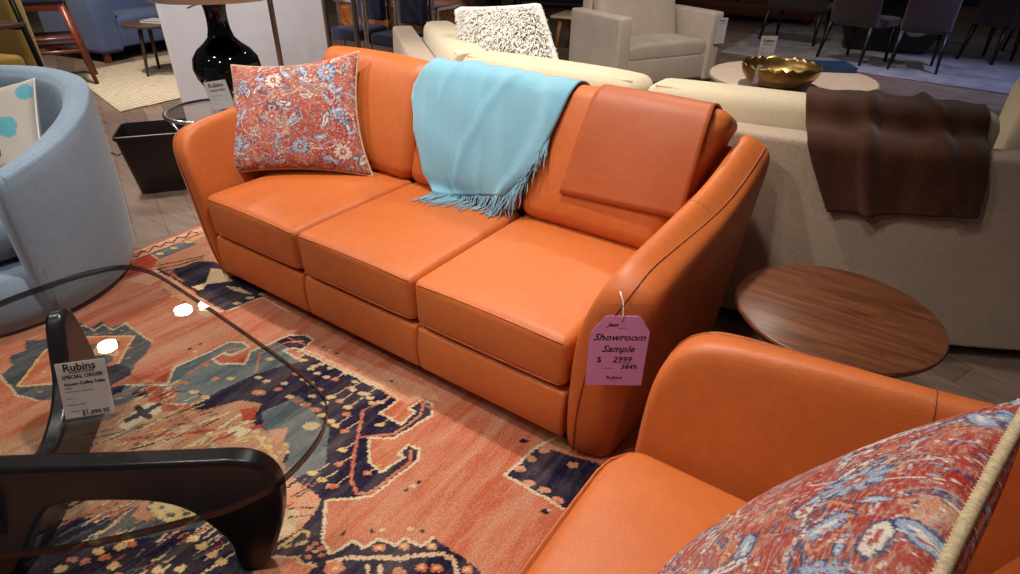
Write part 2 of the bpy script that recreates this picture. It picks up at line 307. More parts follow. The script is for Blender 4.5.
RUG=[('p','peach',[(-579,-317),(-699,77),(-709,289),(-186,145),(-334,-90),(-299,-219)]),('p','red',[(-589,-226),(-606,-55),(-510,-65),(-422,-154),(-443,-288)]),('p','teal',[(-617,-49),(-590,157),(-515,153),(-512,-53)]),('d','yellow',22,12,[(-570,55),(-572,141),(-565,-24)]),('l','navy',10,0,[(-610,-216),(-605,-108),(-604,30),(-615,184),(-615,261)]),('l','cream',12,0,[(-687,-168),(-691,-89),(-686,43),(-673,219),(-663,322)]),('l','dark',11,0,[(-619,-196),(-664,-124),(-628,-111),(-673,-62),(-632,-46),(-678,5),(-637,21),(-672,68),(-630,84),(-677,139),(-635,155),(-682,212),(-635,231)]),('l','navy',9,0,[(-471,-127),(-416,-23),(-364,95)]),('l','navy',9,0,[(-429,-134),(-378,-34),(-344,82)]),('l','navy',9,0,[(-388,-141),(-340,-45),(-324,70)]),('l','navy',9,0,[(-348,-148),(-304,-56),(-305,58)]),('p','navy',[(-344,-85),(-335,49),(-256,94),(187,99),(225,28),(202,-144),(-7,-140)]),('p','sand',[(-128,-118),(-101,-52),(-215,46),(-137,78),(-13,35),(-85,-52),(-62,-92),(-79,-127)]),('p','sand',[(-11,-10),(72,16),(164,16),(73,-17)]),('d','sand',18,12,[(176,-71),(187,-10),(202,44)]),('l','cream',9,0,[(-402,-139),(-167,-145),(9,-150),(166,-160),(199,-136),(225,28),(434,23)]),('l','dark',16,0,[(-419,-114),(-194,-119),(-24,-120),(155,-138)]),('p','peach',[(-304,-117),(173,-164),(170,-225),(-261,-191)]),('d','dark',8,8,[(-198,-202),(-27,-207)]),('d','yellow',8,8,[(-120,-211),(42,-219)]),('p','tealdk',[(-227,-623),(-239,-558),(-150,-550),(-173,-502),(-92,-499),(-74,-449),(45,-446),(155,-454),(215,-510),(237,-558),(283,-601),(300,-647),(304,-700),(308,-765),(243,-838),(167,-880),(84,-912),(-100,-904),(-132,-853),(-210,-831),(-203,-778),(-286,-754),(-226,-711)]),('p','rust',[(-135,-619),(53,-475),(263,-681),(18,-891),(-138,-731)]),('p','tealdk',[(-89,-663),(48,-530),(157,-615),(146,-699),(30,-767)]),('p','rust',[(40,-636),(-11,-582),(53,-553),(127,-581)]),('l','gold',8,1,[(40,-636),(-11,-582),(53,-553),(127,-581)]),('l','gold',9,1,[(-138,-731),(-135,-619),(53,-475),(263,-681),(18,-891)]),('l','sand',7,0,[(-74,-449),(155,-454)]),('l','sand',7,0,[(-100,-904),(84,-912),(167,-880)]),('l','sand',6,0,[(-210,-611),(-201,-559),(-120,-555),(-143,-508),(-62,-505),(-66,-453)]),('p','navy',[(158,-660),(189,-607),(255,-590),(292,-609),(299,-690),(245,-686)]),('d','rust',9,6,[(-139,-587),(-90,-561),(-50,-523),(-24,-486),(123,-527),(183,-565),(5,-843),(124,-856),(196,-819),(244,-771)]),('d','gold',8,6,[(-92,-698),(-47,-746),(9,-797),(104,-773),(159,-734),(106,-651)]),('p','navy',[(338,-655),(466,-564),(388,-488),(403,-391),(417,-266),(460,-234),(510,-241),(501,-313),(463,-324),(460,-375),(514,-374),(594,-317),(543,-259),(566,-150),(574,-91),(629,-52),(689,-53),(700,-129),(666,-137),(644,-170),(735,-177),(733,-130),(1136,-112),(1234,-123),(1229,-205),(1329,-201),(1328,-128),(1296,-125),(1303,-68),(1350,-61),(1388,-104),(1356,-264),(1286,-313),(1364,-388),(1429,-394),(1442,-307),(1417,-308),(1419,-258),(1462,-250),(1489,-289),(1471,-479),(1371,-572),(1469,-671),(1522,-681),(1541,-621),(1585,-617),(1592,-573),(1652,-562),(1655,-528),(1710,-521),(1719,-479),(1891,-483),(2015,-563),(1898,-868),(1198,-1360),(478,-1107),(432,-1091),(446,-923),(362,-773),(307,-698)]),('p','peach',[(717,-117),(840,-45),(1286,2),(1373,-31),(1342,-40),(1295,-60),(1281,-110),(1234,-123),(1136,-112)]),('p','teal',[(338,-655),(466,-564),(388,-488),(403,-391),(423,-270),(466,-238),(510,-241),(501,-313),(463,-324),(460,-375),(514,-374),(594,-317),(543,-259),(571,-154),(687,-139),(760,-182),(763,-257),(679,-332),(681,-498),(573,-535),(431,-609),(380,-694)]),('p','teal',[(882,-446),(919,-309),(1149,-365),(1257,-480),(1221,-581),(1178,-601),(1117,-500),(958,-501)]),('p','teal',[(453,-621),(573,-535),(688,-507),(644,-615),(538,-666)]),('p','navy',[(636,-622),(669,-390),(691,-309),(723,-240),(760,-182),(811,-223),(771,-366),(736,-537),(700,-625)]),('p','tan',[(362,-773),(400,-686),(485,-639),(644,-615),(727,-531),(762,-454),(846,-420),(891,-501),(963,-497),(1101,-495),(1129,-545),(1221,-581),(1209,-682),(1150,-768),(790,-1066),(796,-1219),(283,-1039)]),('p','red',[(419,-618),(438,-590),(555,-602),(623,-580),(693,-568),(558,-677)]),('p','red',[(466,-598),(512,-558),(563,-583),(536,-629)]),('l','cream',5,0,[(534,-617),(513,-578)]),('p','cream',[(538,-765),(497,-695),(507,-650),(551,-637),(592,-653),(579,-724),(584,-767),(537,-778)]),('l','navy',26,0,[(535,-743),(546,-641)]),('l','navy',24,0,[(495,-691),(580,-693)]),('l','cream',6,0,[(512,-653),(623,-580)]),('p','teal',[(350,-722),(393,-664),(444,-668),(440,-723),(394,-743)]),('l','cream',6,0,[(378,-728),(403,-698),(405,-663)]),('l','navydk',7,0,[(548,-905),(669,-554)]),('l','tealdk',9,0,[(527,-865),(626,-678)]),('l','cream',7,0,[(664,-865),(789,-512)]),('l','cream',9,0,[(826,-686),(831,-501)]),('l','gold',7,0,[(828,-651),(896,-485)]),('l','red',14,0,[(609,-807),(826,-595)]),('l','navydk',7,0,[(681,-810),(755,-680)]),('l','tealdk',9,0,[(630,-1000),(650,-859)]),('l','red',14,0,[(869,-622),(937,-486)]),('l','gold',7,0,[(654,-729),(758,-608)]),('p','cream',[(866,-578),(869,-535),(930,-521),(929,-567)]),('d','cream',14,10,[(865,-555),(876,-512),(891,-639),(949,-519),(990,-524),(1041,-538),(1098,-556),(1135,-592)]),('p','red',[(809,-485),(843,-435),(885,-481),(868,-518)]),('l','gold',12,0,[(926,-581),(965,-530),(1045,-541),(1125,-569),(1164,-621)]),('p','peach',[(975,-489),(1023,-443),(1058,-487),(1059,-520)]),('d','gold',9,8,[(1079,-495),(1114,-513),(1092,-529),(1020,-514)]),('p','tealdk',[(931,-1048),(904,-952),(927,-905),(1072,-832),(1206,-772),(1288,-795),(1154,-850),(985,-1033)]),('p','navydk',[(1110,-1200),(984,-1123),(985,-1033),(1144,-845),(1274,-786),(1378,-751),(1444,-762),(1562,-942),(1565,-1102)]),('p','rust',[(947,-939),(924,-898),(1007,-900),(1010,-919)]),('p','gold',[(912,-879),(1000,-822),(1096,-815),(1092,-844),(1053,-889),(999,-901)]),('d','tealdk',12,8,[(991,-873),(1039,-869),(1069,-843),(945,-878)]),('l','navydk',10,0,[(754,-1092),(779,-965)]),('l','rust',10,0,[(798,-1122),(848,-925)]),('l','teal',10,0,[(844,-1089),(895,-918)]),('l','tealdk',10,0,[(874,-1127),(896,-1032)]),('l','red',10,0,[(873,-1008),(901,-936)]),('l','gold',10,0,[(924,-1084),(932,-966)]),('d','gold',16,11,[(988,-1050),(1022,-1010),(1066,-1051),(959,-1137),(1177,-987),(1225,-949),(1162,-877),(1206,-877),(1252,-875),(1295,-875),(1018,-986),(949,-1043)]),('d','rust',15,10,[(1020,-1050),(1043,-988),(956,-1106),(992,-1088),(1104,-1056)]),('l','sand',4,0,[(1164,-875),(1170,-823)]),('l','sand',4,0,[(1206,-877),(1213,-825)]),('l','sand',4,0,[(1252,-875),(1259,-824)]),('l','sand',4,0,[(1295,-875),(1302,-824)]),('p','peach',[(1219,-572),(1352,-576),(1379,-628),(1389,-684),(1367,-743),(1360,-791),(1209,-682),(1187,-600)]),('p','sand',[(1279,-655),(1338,-644),(1379,-691),(1368,-751),(1318,-734)]),('l','navy',5,0,[(1303,-656),(1361,-606)]),('l','navy',5,0,[(1329,-676),(1374,-632)]),('l','gold',9,0,[(1386,-757),(1390,-723),(1394,-688),(1410,-673),(1426,-682)]),('l','gold',9,0,[(1421,-717),(1434,-696)]),('l','gold',8,0,[(1399,-741),(1406,-732)]),('d','coral',10,8,[(1459,-709),(1485,-692),(1477,-727),(1504,-704),(1463,-691)]),('d','gold',7,6,[(1481,-706)]),('p','coral',[(1386,-810),(1392,-791),(1452,-741),(1474,-752),(1517,-729),(1512,-772),(1538,-835),(1411,-924)]),('l','sand',6,0,[(1392,-791),(1452,-741),(1474,-752),(1517,-729)]),('l','sand',12,0,[(1537,-708),(1563,-670),(1688,-582),(1775,-502),(1812,-502),(1860,-540)]),('l','sand',10,0,[(1633,-651),(1684,-699)]),('l','sand',10,0,[(1660,-632),(1712,-679)]),('d','coral',26,20,[(1562,-708)]),('d','gold',8,7,[(1564,-707)]),('d','coral',17,12,[(1615,-592),(1673,-547),(1733,-504),(1713,-612),(1758,-570),(1791,-546),(1864,-502)]),('d','gold',7,6,[(1615,-592),(1673,-547),(1733,-504),(1758,-570),(1791,-546),(1864,-502)]),('l','coral',11,0,[(1169,-235),(1263,-342),(1299,-393),(1375,-476),(1425,-497),(1458,-474),(1468,-375),(1473,-306),(1443,-274)]),('l','coral',10,0,[(1263,-324),(1342,-250),(1356,-133),(1327,-90)]),('l','coral',7,0,[(1169,-235),(1196,-151),(1200,-114)]),('l','coral',9,0,[(463,-486),(459,-303),(486,-266)]),('l','coral',9,0,[(669,-324),(587,-243),(612,-125),(657,-84)]),('p','red',[(465,-339),(491,-328),(519,-316),(528,-253),(585,-316),(509,-363),(469,-368)]),('p','rust',[(650,-165),(674,-148),(710,-147),(725,-169)]),('p','coral',[(318,-634),(327,-554),(352,-475),(452,-559)]),('p','red',[(344,-601),(373,-491),(443,-559)]),('d','gold',17,10,[(1253,-404),(1252,-524),(1297,-526),(1112,-250),(1021,-249),(1147,-337),(1272,-247),(1068,-332),(1115,-336),(625,-400),(644,-519),(647,-240),(898,-337),(760,-167),(977,-333),(585,-527),(1341,-524),(898,-241)]),('d','coral',16,10,[(1291,-451),(1392,-424),(1344,-522),(1064,-245),(1192,-340),(939,-334),(1043,-172),(954,-172),(1021,-328),(581,-439),(507,-520),(472,-412),(786,-390),(825,-335),(954,-249),(1137,-277),(1033,-325),(983,-329),(811,-237)]),('d','sand',15,9,[(1114,-163),(1098,-168),(1188,-164),(1058,-175),(1142,-170),(1168,-184),(917,-184),(854,-243),(831,-186),(872,-186),(749,-333),(707,-334),(826,-167),(818,-298),(959,-287),(1028,-284),(1029,-139),(964,-120),(887,-138),(838,-142)]),('d','sand',30,20,[(1080,-390)]),('d','coral',26,15,[(786,-390)]),('d','gold',9,6,[(786,-390)]),('l','sand',4,0,[(1253,-404),(1263,-347)]),('l','sand',4,0,[(1291,-451),(1302,-396)]),('l','sand',4,0,[(1392,-424),(1405,-370)]),('l','sand',4,0,[(1252,-524),(1262,-471)]),('l','sand',4,0,[(1297,-526),(1308,-474)]),('l','sand',4,0,[(1344,-522),(1355,-470)]),('l','sand',4,0,[(1272,-247),(1284,-185)]),('l','sand',4,0,[(1112,-250),(1121,-185)]),('l','sand',4,0,[(1064,-245),(1072,-179)]),('l','sand',4,0,[(1021,-249),(1028,-183)]),('l','sand',4,0,[(1192,-340),(1201,-280)]),('l','sand',4,0,[(1147,-337),(1156,-275)]),('l','sand',4,0,[(1114,-163),(1123,-94)]),('l','sand',4,0,[(1188,-164),(1198,-96)]),('l','sand',4,0,[(1043,-172),(1051,-103)]),('l','sand',4,0,[(954,-172),(960,-101)]),('l','cream',9,0,[(338,-655),(466,-564),(388,-488),(403,-391),(417,-266),(460,-234),(510,-241),(501,-313),(463,-324),(460,-375),(514,-374),(594,-317),(543,-259),(566,-150),(574,-91),(629,-52),(689,-53),(700,-129),(666,-137),(644,-170),(735,-177),(733,-130),(1136,-112)]),('l','cream',7,0,[(698,-147),(717,-117),(1124,-100),(1233,-111)]),('l','cream',9,0,[(1234,-123),(1229,-205),(1329,-201),(1328,-128),(1296,-125),(1303,-68),(1350,-61),(1388,-104),(1356,-264),(1286,-313),(1364,-388),(1429,-394),(1442,-307),(1417,-308),(1419,-258),(1462,-250),(1489,-289),(1471,-479),(1371,-572),(1469,-671),(1522,-681),(1541,-621),(1585,-617),(1592,-573),(1652,-562),(1655,-528),(1710,-521),(1719,-479)]),('d','dark',8,7,[(327,-389),(329,-346),(757,-63),(835,-57),(1140,-53),(1550,-357),(1543,-400),(1500,-617),(1561,-566),(1679,-483),(1726,-17)]),('d','sand',10,7,[(1548,-377),(796,-60),(362,-388),(1582,-547),(1644,-495)]),('p','navy',[(1758,-175),(1777,-9),(2050,58),(2207,-63),(1974,-176)]),('l','cream',10,0,[(1974,-176),(1758,-175),(1777,-9),(1815,74)]),('d','peach',18,13,[(1803,-12),(1792,-69),(1783,-127),(1838,-157),(1891,-153),(1946,-160),(1915,-12),(1843,27)]),('d','rust',9,7,[(1788,-133),(1950,-166)]),('d','navydk',16,9,[(1937,-220),(1726,-17)]),('d','sand',7,5,[(1945,-210)]),('l','rust',6,0,[(16,-155),(686,-98),(1128,-83),(1450,-78),(1750,-77)])]
CROSS0,CROSS1=42,45

# ------------------------------------------------------------------ materials
LEA=leather('orange_leather',(199,106,51),(187,94,40))
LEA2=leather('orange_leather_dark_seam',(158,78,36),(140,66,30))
HIDE=leather('caramel_hide',(180,90,44),(166,78,36),.52)
DARKW=simple('dark_leg_wood',(26,16,12),.4)
BLACKP=simple('black_plastic',(32,20,20),.38,bump=.1)
EBONY=wood('ebonised_wood',(22,7,6),(13,4,4),1.,.27,axis=(1,6,6),coat=.0)
WALNUT=wood('walnut_top',(128,74,44),(74,38,22),1.6,.36,axis=(.9,9,9),rot=(0,0,R(8)),coat=.0)
WALNUT_D=wood('walnut_edge',(112,62,36),(84,44,26),1.,.3)
CREAM=fabric('cream_linen',(212,196,166),(202,184,154),900,var=.35)
CREAMD=fabric('cream_linen_shaded',(184,162,140),(172,150,128),700,var=.6)  # same cream fabric, colour darkened to paint in the shade on the sofa back
GREY=fabric('oatmeal_tweed',(190,174,158),(178,162,146),600,var=.5)
BLUEF=fabric('pale_blue_microsuede',(136,152,168),(124,142,160),260,var=.25)
NAVYF=fabric('slate_blue_twill',(84,96,130),(72,84,118),260,var=.4)
NAVYD=fabric('navy_velvet',(30,34,66),(24,26,52),260,var=.3)
OLIVE=fabric('mustard_slipcover',(150,124,52),(128,102,44),200,var=.3)
AQUA=fabric('aqua_wool',(128,178,196),(116,168,188),700,var=.25,fuzz=.5)
BROWNT=fabric('brown_chenille',(80,44,27),(54,28,17),420,var=.8,fuzz=.12)
PURPF=fabric('plum_brown_upholstery',(74,56,58),(60,46,50),200,var=.5)
FLUFF=simple('white_fluff',(240,236,228),.95,var=.05,vs=25,bump=1.,bs=60)
PEWTER=simple('chrome',(214,208,206),.2,1,var=.03)
CHAMP=simple('brushed_champagne_metal',(150,132,120),.3,1,var=.1)
GOLD=simple('hammered_gold',(158,128,76),.34,1,var=.25,vs=30,bump=.7,bs=30)
GLOSSB=simple('black_ceramic_glaze',(6,6,8),.05,var=.02); 
TRAV=simple('travertine',(206,182,160),.45,var=.08,vs=9)
WHITEP=simple('white_paint',(226,222,226),.7,var=.03)
SHADE=simple('ivory_lampshade',(250,240,220),.9,var=.03)
PAPER=simple('sign_paper',(246,228,214),.6,var=.02); PAPERW=simple('white_card',(232,228,226),.6,var=.02)
INK=simple('black_ink',(22,18,22),.6,var=.02); INKR=simple('red_brown_ink',(150,60,50),.6,var=.02)
TAGP=simple('mauve_card',(206,146,198),.6,var=.03)
ACR=clear('clear_acrylic',(.94,.94,.95,1),.05)
GLASS=clear('clear_glass',(.93,.95,.94,1),.003,1.5)
GEDGE=simple('glass_edge',(72,40,34),.12,var=.2)
BOOKB=simple('blue_book_cover',(28,52,96),.3,var=.3,vs=12); PAGES=simple('page_block',(205,196,180),.8,var=.05)
REDW=wood('cherry_wood',(132,60,34),(100,42,24),1,.35)
BRW=wood('brown_walnut_legs',(88,62,54),(66,44,38),1,.4)
BURL=NT('burl_veneer'); BURL.base(BURL.ramp(BURL.noise(7,7,dist=2.5),[(.3,rgb((66,30,12))),(.5,rgb((140,74,26))),(.7,rgb((176,104,44)))])); BURL.set(Roughness=.2); BURL=BURL.m
BLKM=simple('black_iron',(24,20,20),.4,.6)
COGNAC=leather('cognac_leather',(120,54,24),(92,38,18),.4)
# ------------------------------------------------------------------ setting
def floor_mat():
    t=NT('wide_plank_floor'); br=t.n('ShaderNodeTexBrick'); v=t.mapped((1,1,1),(0,0,R(22))); t.l(v,br.inputs['Vector'])
    br.inputs['Scale'].default_value=1; br.inputs['Brick Width'].default_value=1.5; br.inputs['Row Height'].default_value=.16
    br.inputs['Mortar Size'].default_value=.0015; br.inputs['Color1'].default_value=rgb((146,122,106)); br.inputs['Color2'].default_value=rgb((116,94,82)); br.inputs['Mortar'].default_value=rgb((50,38,32))
    n=t.noise(3,6,t.mapped((1.2,14,1),(0,0,R(22))),.6,.5)
    t.base(t.mix(1.,br.outputs[0],t.ramp(n,[(.3,(.68,.66,.64,1)),(.7,(1.2,1.18,1.16,1))]),'MULTIPLY')); t.set(Roughness=.42); t.bump(n,.1,.001); return t.m
tag(M().rbox(-2,6,-.05,24,22,.1,.001).build('floor',floor_mat(),smooth=False),kind='structure')
WALLM=simple('dark_umber_wall',(58,44,40),.8,var=.05)
tag(M().rbox(-2,17.1,1.6,24,.2,3.4,.01).build('wall_back',WALLM,smooth=False),kind='structure')
tag(M().rbox(-14.1,6,1.6,.2,22,3.4,.01).build('wall_left',WALLM,smooth=False),kind='structure')
# ------------------------------------------------------------------ rug with medallions
def rug():
    def lines(segs):
        o=[]
        for a,b,s in segs: o+=list(np.arange(a,b,s))
        return np.array(o)
    xs=lines([(-.72,2.12,.0042),(2.12,3.3,.05)]); ys=lines([(-2.1,-1.3,.05),(-1.3,.36,.0042),(.36,.46,.03)])
    nx,ny=len(xs),len(ys); X,Y=np.meshgrid(xs,ys); X=X.ravel(); Y=Y.ravel()
    cv=Canvas(X*1000,Y*1000,'coral',0); 
    cv.X=X*1000+1.6*np.sin(Y*61+X*17)+1.3*np.sin(Y*290+X*90); cv.Y=Y*1000+1.6*np.sin(X*57+Y*23)+1.3*np.sin(X*310+Y*77)
    rs=np.random.RandomState(1); cv.X=cv.X+rs.uniform(-1.6,1.6,len(X)); cv.Y=cv.Y+rs.uniform(-2.6,2.6,len(X))
    for o in RUG:
        if o[0]=='p': cv.poly(o[1],o[2])
        elif o[0]=='l': cv.line(o[1],o[2],o[4],o[3])
        else:
            for (a,b) in o[4]: cv.disc(o[1],a,b,o[2],o[3],.5)
    # unseen and worn areas: scattered flecks of dye
    rng=np.random.RandomState(3)
    for k in range(420):
        x,y=rng.uniform(350,1300),rng.uniform(-1050,-560)
        c=['rust','tealdk','navydk','sand','red','teal','gold','cream'][rng.randint(8)]
        cv.line(c,rng.uniform(3,7),[(x,y),(x+rng.uniform(-6,14),y+rng.uniform(15,60))])
    for o in RUG[CROSS0:CROSS1]:
        if o[0]=='p': cv.poly(o[1],o[2])
        elif o[0]=='l': cv.line(o[1],o[2],o[4],o[3])
    Z=np.full_like(X,.012); Z[(X<xs[1])|(X>xs[-2])]=0.001
    P=np.stack([X,Y,Z],1)
    t=NT('hand_knotted_wool'); at_=t.n('ShaderNodeVertexColor',layer_name='pattern').outputs[0]
    st=t.noise(1.,7,t.mapped((11,1.6,1),(0,0,R(4))),.68,.3); st2=t.noise(1.,6,t.mapped((30,4.5,1),(0,0,R(-3))),.7)
    sp=t.noise(240,3,rough=.75); sp2=t.noise(95,4,rough=.8)
    bw=t.n('ShaderNodeRGBToBW'); t.l(at_,bw.inputs[0]); lum=t.math('MINIMUM',t.math('ADD',t.math('MULTIPLY',bw.outputs[0],4.5),.22),1.)
    c=t.mix(t.math('MULTIPLY',lum,t.n_bw(st,.42,.72,.50)),at_,rgb((214,182,150)))
    c=t.mix(t.math('MULTIPLY',lum,t.n_bw(st2,.50,.75,.40)),c,rgb((206,172,140)))
    c=t.mix(1.,c,t.ramp(st,[(.25,(.86,.70,.62,1)),(.5,(1,1,1,1))]),'MULTIPLY')
    c=t.mix(t.math('MULTIPLY',lum,t.n_bw(sp2,.54,.74,.45)),c,rgb((204,176,148)))
    c=t.mix(1.,c,t.ramp(sp,[(.30,(.45,.43,.45,1)),(.5,(1,1,1,1)),(.70,(1.45,1.42,1.4,1))]),'MULTIPLY')
    t.base(c); t.set(Roughness=.97); t.b.inputs['Specular IOR Level'].default_value=.08; t.bump(sp,.9,.004)
    o=np_mesh('area_rug',P,nx,ny,t.m); cv.write(o.data)
    tag(o,'faded coral rug with navy and teal tribal medallions under the glass table','rug')
rug()
# ------------------------------------------------------------------ orange leather suite
CURVE=[(.02,.022),(-.002,.16),(-.008,.28),(-.010,.40),(-.010,.50),(-.010,.58),(-.002,.655),(.03,.715),(.09,.748),(.2,.762),(.35,.78),(.5,.79),(.65,.805),(.8,.845),(.9,.885),(.965,.893),(1.01,.862)]
def lerp_tab(t,tab):
    for (a,va),(b,vb) in zip(tab,tab[1:]):
        if t<=b: 
            k=(t-a)/(b-a) if b>a else 0; k=max(0,min(1,k)); return va+(vb-va)*k
    return tab[-1][1]
def xout(y,z): return .13+.16*z+.06*y-.09*y*z
def arm_rows():
    n=len(CURVE); L=[0]
    for a,b in zip(CURVE,CURVE[1:]): L.append(L[-1]+math.hypot(b[0]-a[0],b[1]-a[1]))
    rows=[];pip=[]
    XI=[.006,.006,.008,.010,.018,.032,.055,.078,.09,.10,.108,.112,.116,.12,.125,.125,.125]
    XP=[.035,.042,.05,.066,.088,.110,.142,.168,.172,.182,.196,.205,.212,.218,.224,.224,.205]
    DR=[0,0,0,0,0,.0,.0,.004,.012,.022,.034,.044,.05,.05,.045,.035,.02]
    for i,(y,z) in enumerate(CURVE):
        a=CURVE[max(0,i-1)]; b=CURVE[min(n-1,i+1)]; t=Vector((b[0]-a[0],b[1]-a[1])).normalized(); nr=Vector((t.y,-t.x)) # points inside
        C=Vector((y,z)); B=Vector(((.05+.91*L[i]/L[-1]),.022)); w=XP[i]-XI[i]
        row=[]
        for s in (1,.66,.33,.12):
            P=(C+nr*.012).lerp(B,s); row.append((XI[i]*(1-s)**1.5+.0,P.x,P.y))
        for f,d in ((0,.012),(.25,.0),(.6,DR[i]*.25-.002),(1,DR[i])):
            P=C+nr*d; row.append((XI[i]+w*f,P.x,P.y))
        xo=max(xout(C.x,C.y),XP[i]+.012); 
        P=C+nr*(DR[i]+.014); row.append((XP[i]+(xo-XP[i])*.55,P.x,P.y))
        P=C+nr*(DR[i]+.05); row.append((xo,P.x,P.y))
        for s in (.2,.5,.8,1):
            Q=P.lerp(B,s); row.append((max(xout(Q.x,Q.y),.0),Q.x,Q.y))
        rows.append(row); q=C+nr*(DR[i]-.001); pip.append((XP[i],q.x,q.y))
    return rows,pip
def leather_seat(name,label,cat,loc,rz,n,cw,SD=.70,fwd=0.):
    t=thing(name,label,cat,loc,rz); L=n*cw
    m=M()
    for i in range(n): m.rbox((i+.5)*cw,.032,.181,cw-.002,.06,.190,.014,(8,1,3),2,fn=lambda x,y,z:(x,y-(.010*(1-(2*z/.190)**2) if y<0 else 0),z))
    r=m.build('front_rail',LEA,t)
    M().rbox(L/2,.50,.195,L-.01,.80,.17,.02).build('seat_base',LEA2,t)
    for (x,y,z_) in ((.03,.10,.0135),(L-.03,.10,.0135),(.03,.9,0.0135 if fwd else 0),(L-.03,.9,0.0135 if fwd else 0)):
        M().lathe([(.022,z_),(.03,.085)],14,(x,y,0)).build('leg',DARKW,t)
    for i in range(n):
        cx=(i+.5)*cw; w=cw-.004; hx=w/2
        def fn(x,y,z):
            u=min(1,abs(x)/hx); v=min(1,abs(y)/(SD/2)); 
            if z>0: z+=.022*(1-u**3)*(1-v**3)+.003*math.sin(x*9+i*2)*math.sin(y*11)*(1-u)*(1-v)
            if y<0 and fwd and u>.7: y+=.05*((u-.7)/.3)**2
            if y<0: y-=.012*(1-u**4)*(1-(z/.095)**2 if abs(z)<.095 else 0)
            return x,y,z
        c=M().rbox(cx,SD/2-.004-fwd,.384,w,SD,.184,.030,(12,12,2),3,fn=fn)
        y0=-.004-fwd
        for zz in (.384+.079,.384-.079):
            c.tube([(cx-hx+.02+(w-.04)*k/14,y0+.003-.010*(1-abs(2*k/14-1)**4)*.4+(.05*max(0,(abs(2*k/14-1)*.95-.7)/.3)**2 if fwd else 0),zz+(.010*(1-abs(2*k/14-1)**3) if zz>.4 else 0)) for k in range(15)],.0028,6)
        c.build('seat_cushion',LEA,t)
    # back cushions
    th=R(21)
    for i in range(n):
        w=cw-.006; H=.545; D=.2; x0=i*cw+.003
        exl=.10 if i==0 else 0; exr=.135 if i==n-1 else 0
        def fn(x,y,z):
            u=min(1,abs(x)/(w/2)); v=min(1,abs(z)/(H/2))
            if y<0: y-=.035*(1-u**3)*(1-v**3)
            else: y+=.02*(1-u**3)*(1-v**3)
            if z>0: z+=.012*(1-u**2)
            k=(z/H+.5); x+= (exr*max(0,x/(w/2)) - exl*max(0,-x/(w/2)))*k**1.3
            if u>.8 and v>.8 and z>0: y+=.01
            return x,y,z
        T=Matrix.Translation((x0+w/2,.715,.455))@Matrix.Rotation(-th,4,'X')@Matrix.Translation((0,0,H/2))
        c=M().rbox(0,0,0,w,D,H,.06,(12,4,12),4,fn=fn,T=T); c.build('back_cushion',LEA,t)
    M().rbox(L/2,.955,.455,L+.36,.10,.76,.04,(8,1,4),3).build('back_frame',LEA,t)
    rows,pip=arm_rows(); K=len(rows[0])
    for s in (0,1):
        X=(lambda x:-x) if s==0 else (lambda x:L+x)
        vs=[(X(p[0]),p[1],p[2]) for r_ in rows for p in r_]; fs=[(i*K+j,i*K+j+1,(i+1)*K+j+1,(i+1)*K+j) for i in range(len(rows)-1) for j in range(K-1)]
        fs.append(tuple((len(rows)-1)*K+j for j in range(K))); fs.append(tuple(range(K)))
        a=M().add(vs,fs).build('arm',LEA,t,sub=2)
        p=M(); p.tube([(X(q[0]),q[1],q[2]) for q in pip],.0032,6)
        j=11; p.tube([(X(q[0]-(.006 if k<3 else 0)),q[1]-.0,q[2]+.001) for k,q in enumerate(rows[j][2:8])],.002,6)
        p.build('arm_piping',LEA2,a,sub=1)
    return t
SOFA=leather_seat('leather_sofa','burnt orange leather three seat sofa standing on the patterned rug','sofa',(0,0,0),0,3,.62)
ARMCH=leather_seat('leather_armchair','burnt orange leather armchair in front of the wooden side table','armchair',(2.185,-.25,0),R(-90),1,.74,fwd=.035)
bpy.context.view_layer.update()
DG=bpy.context.evaluated_depsgraph_get()
def bvh(objs):
    vs=[];fs=[]
    for o in objs:
        e=o.evaluated_get(DG); me=e.to_mesh(); k=len(vs)
        vs+=[o.matrix_world@v.co for v in me.vertices]; fs+=[tuple(i+k for i in p.vertices) for p in me.polygons]; e.to_mesh_clear()
    return BVHTree.FromPolygons(vs,fs)
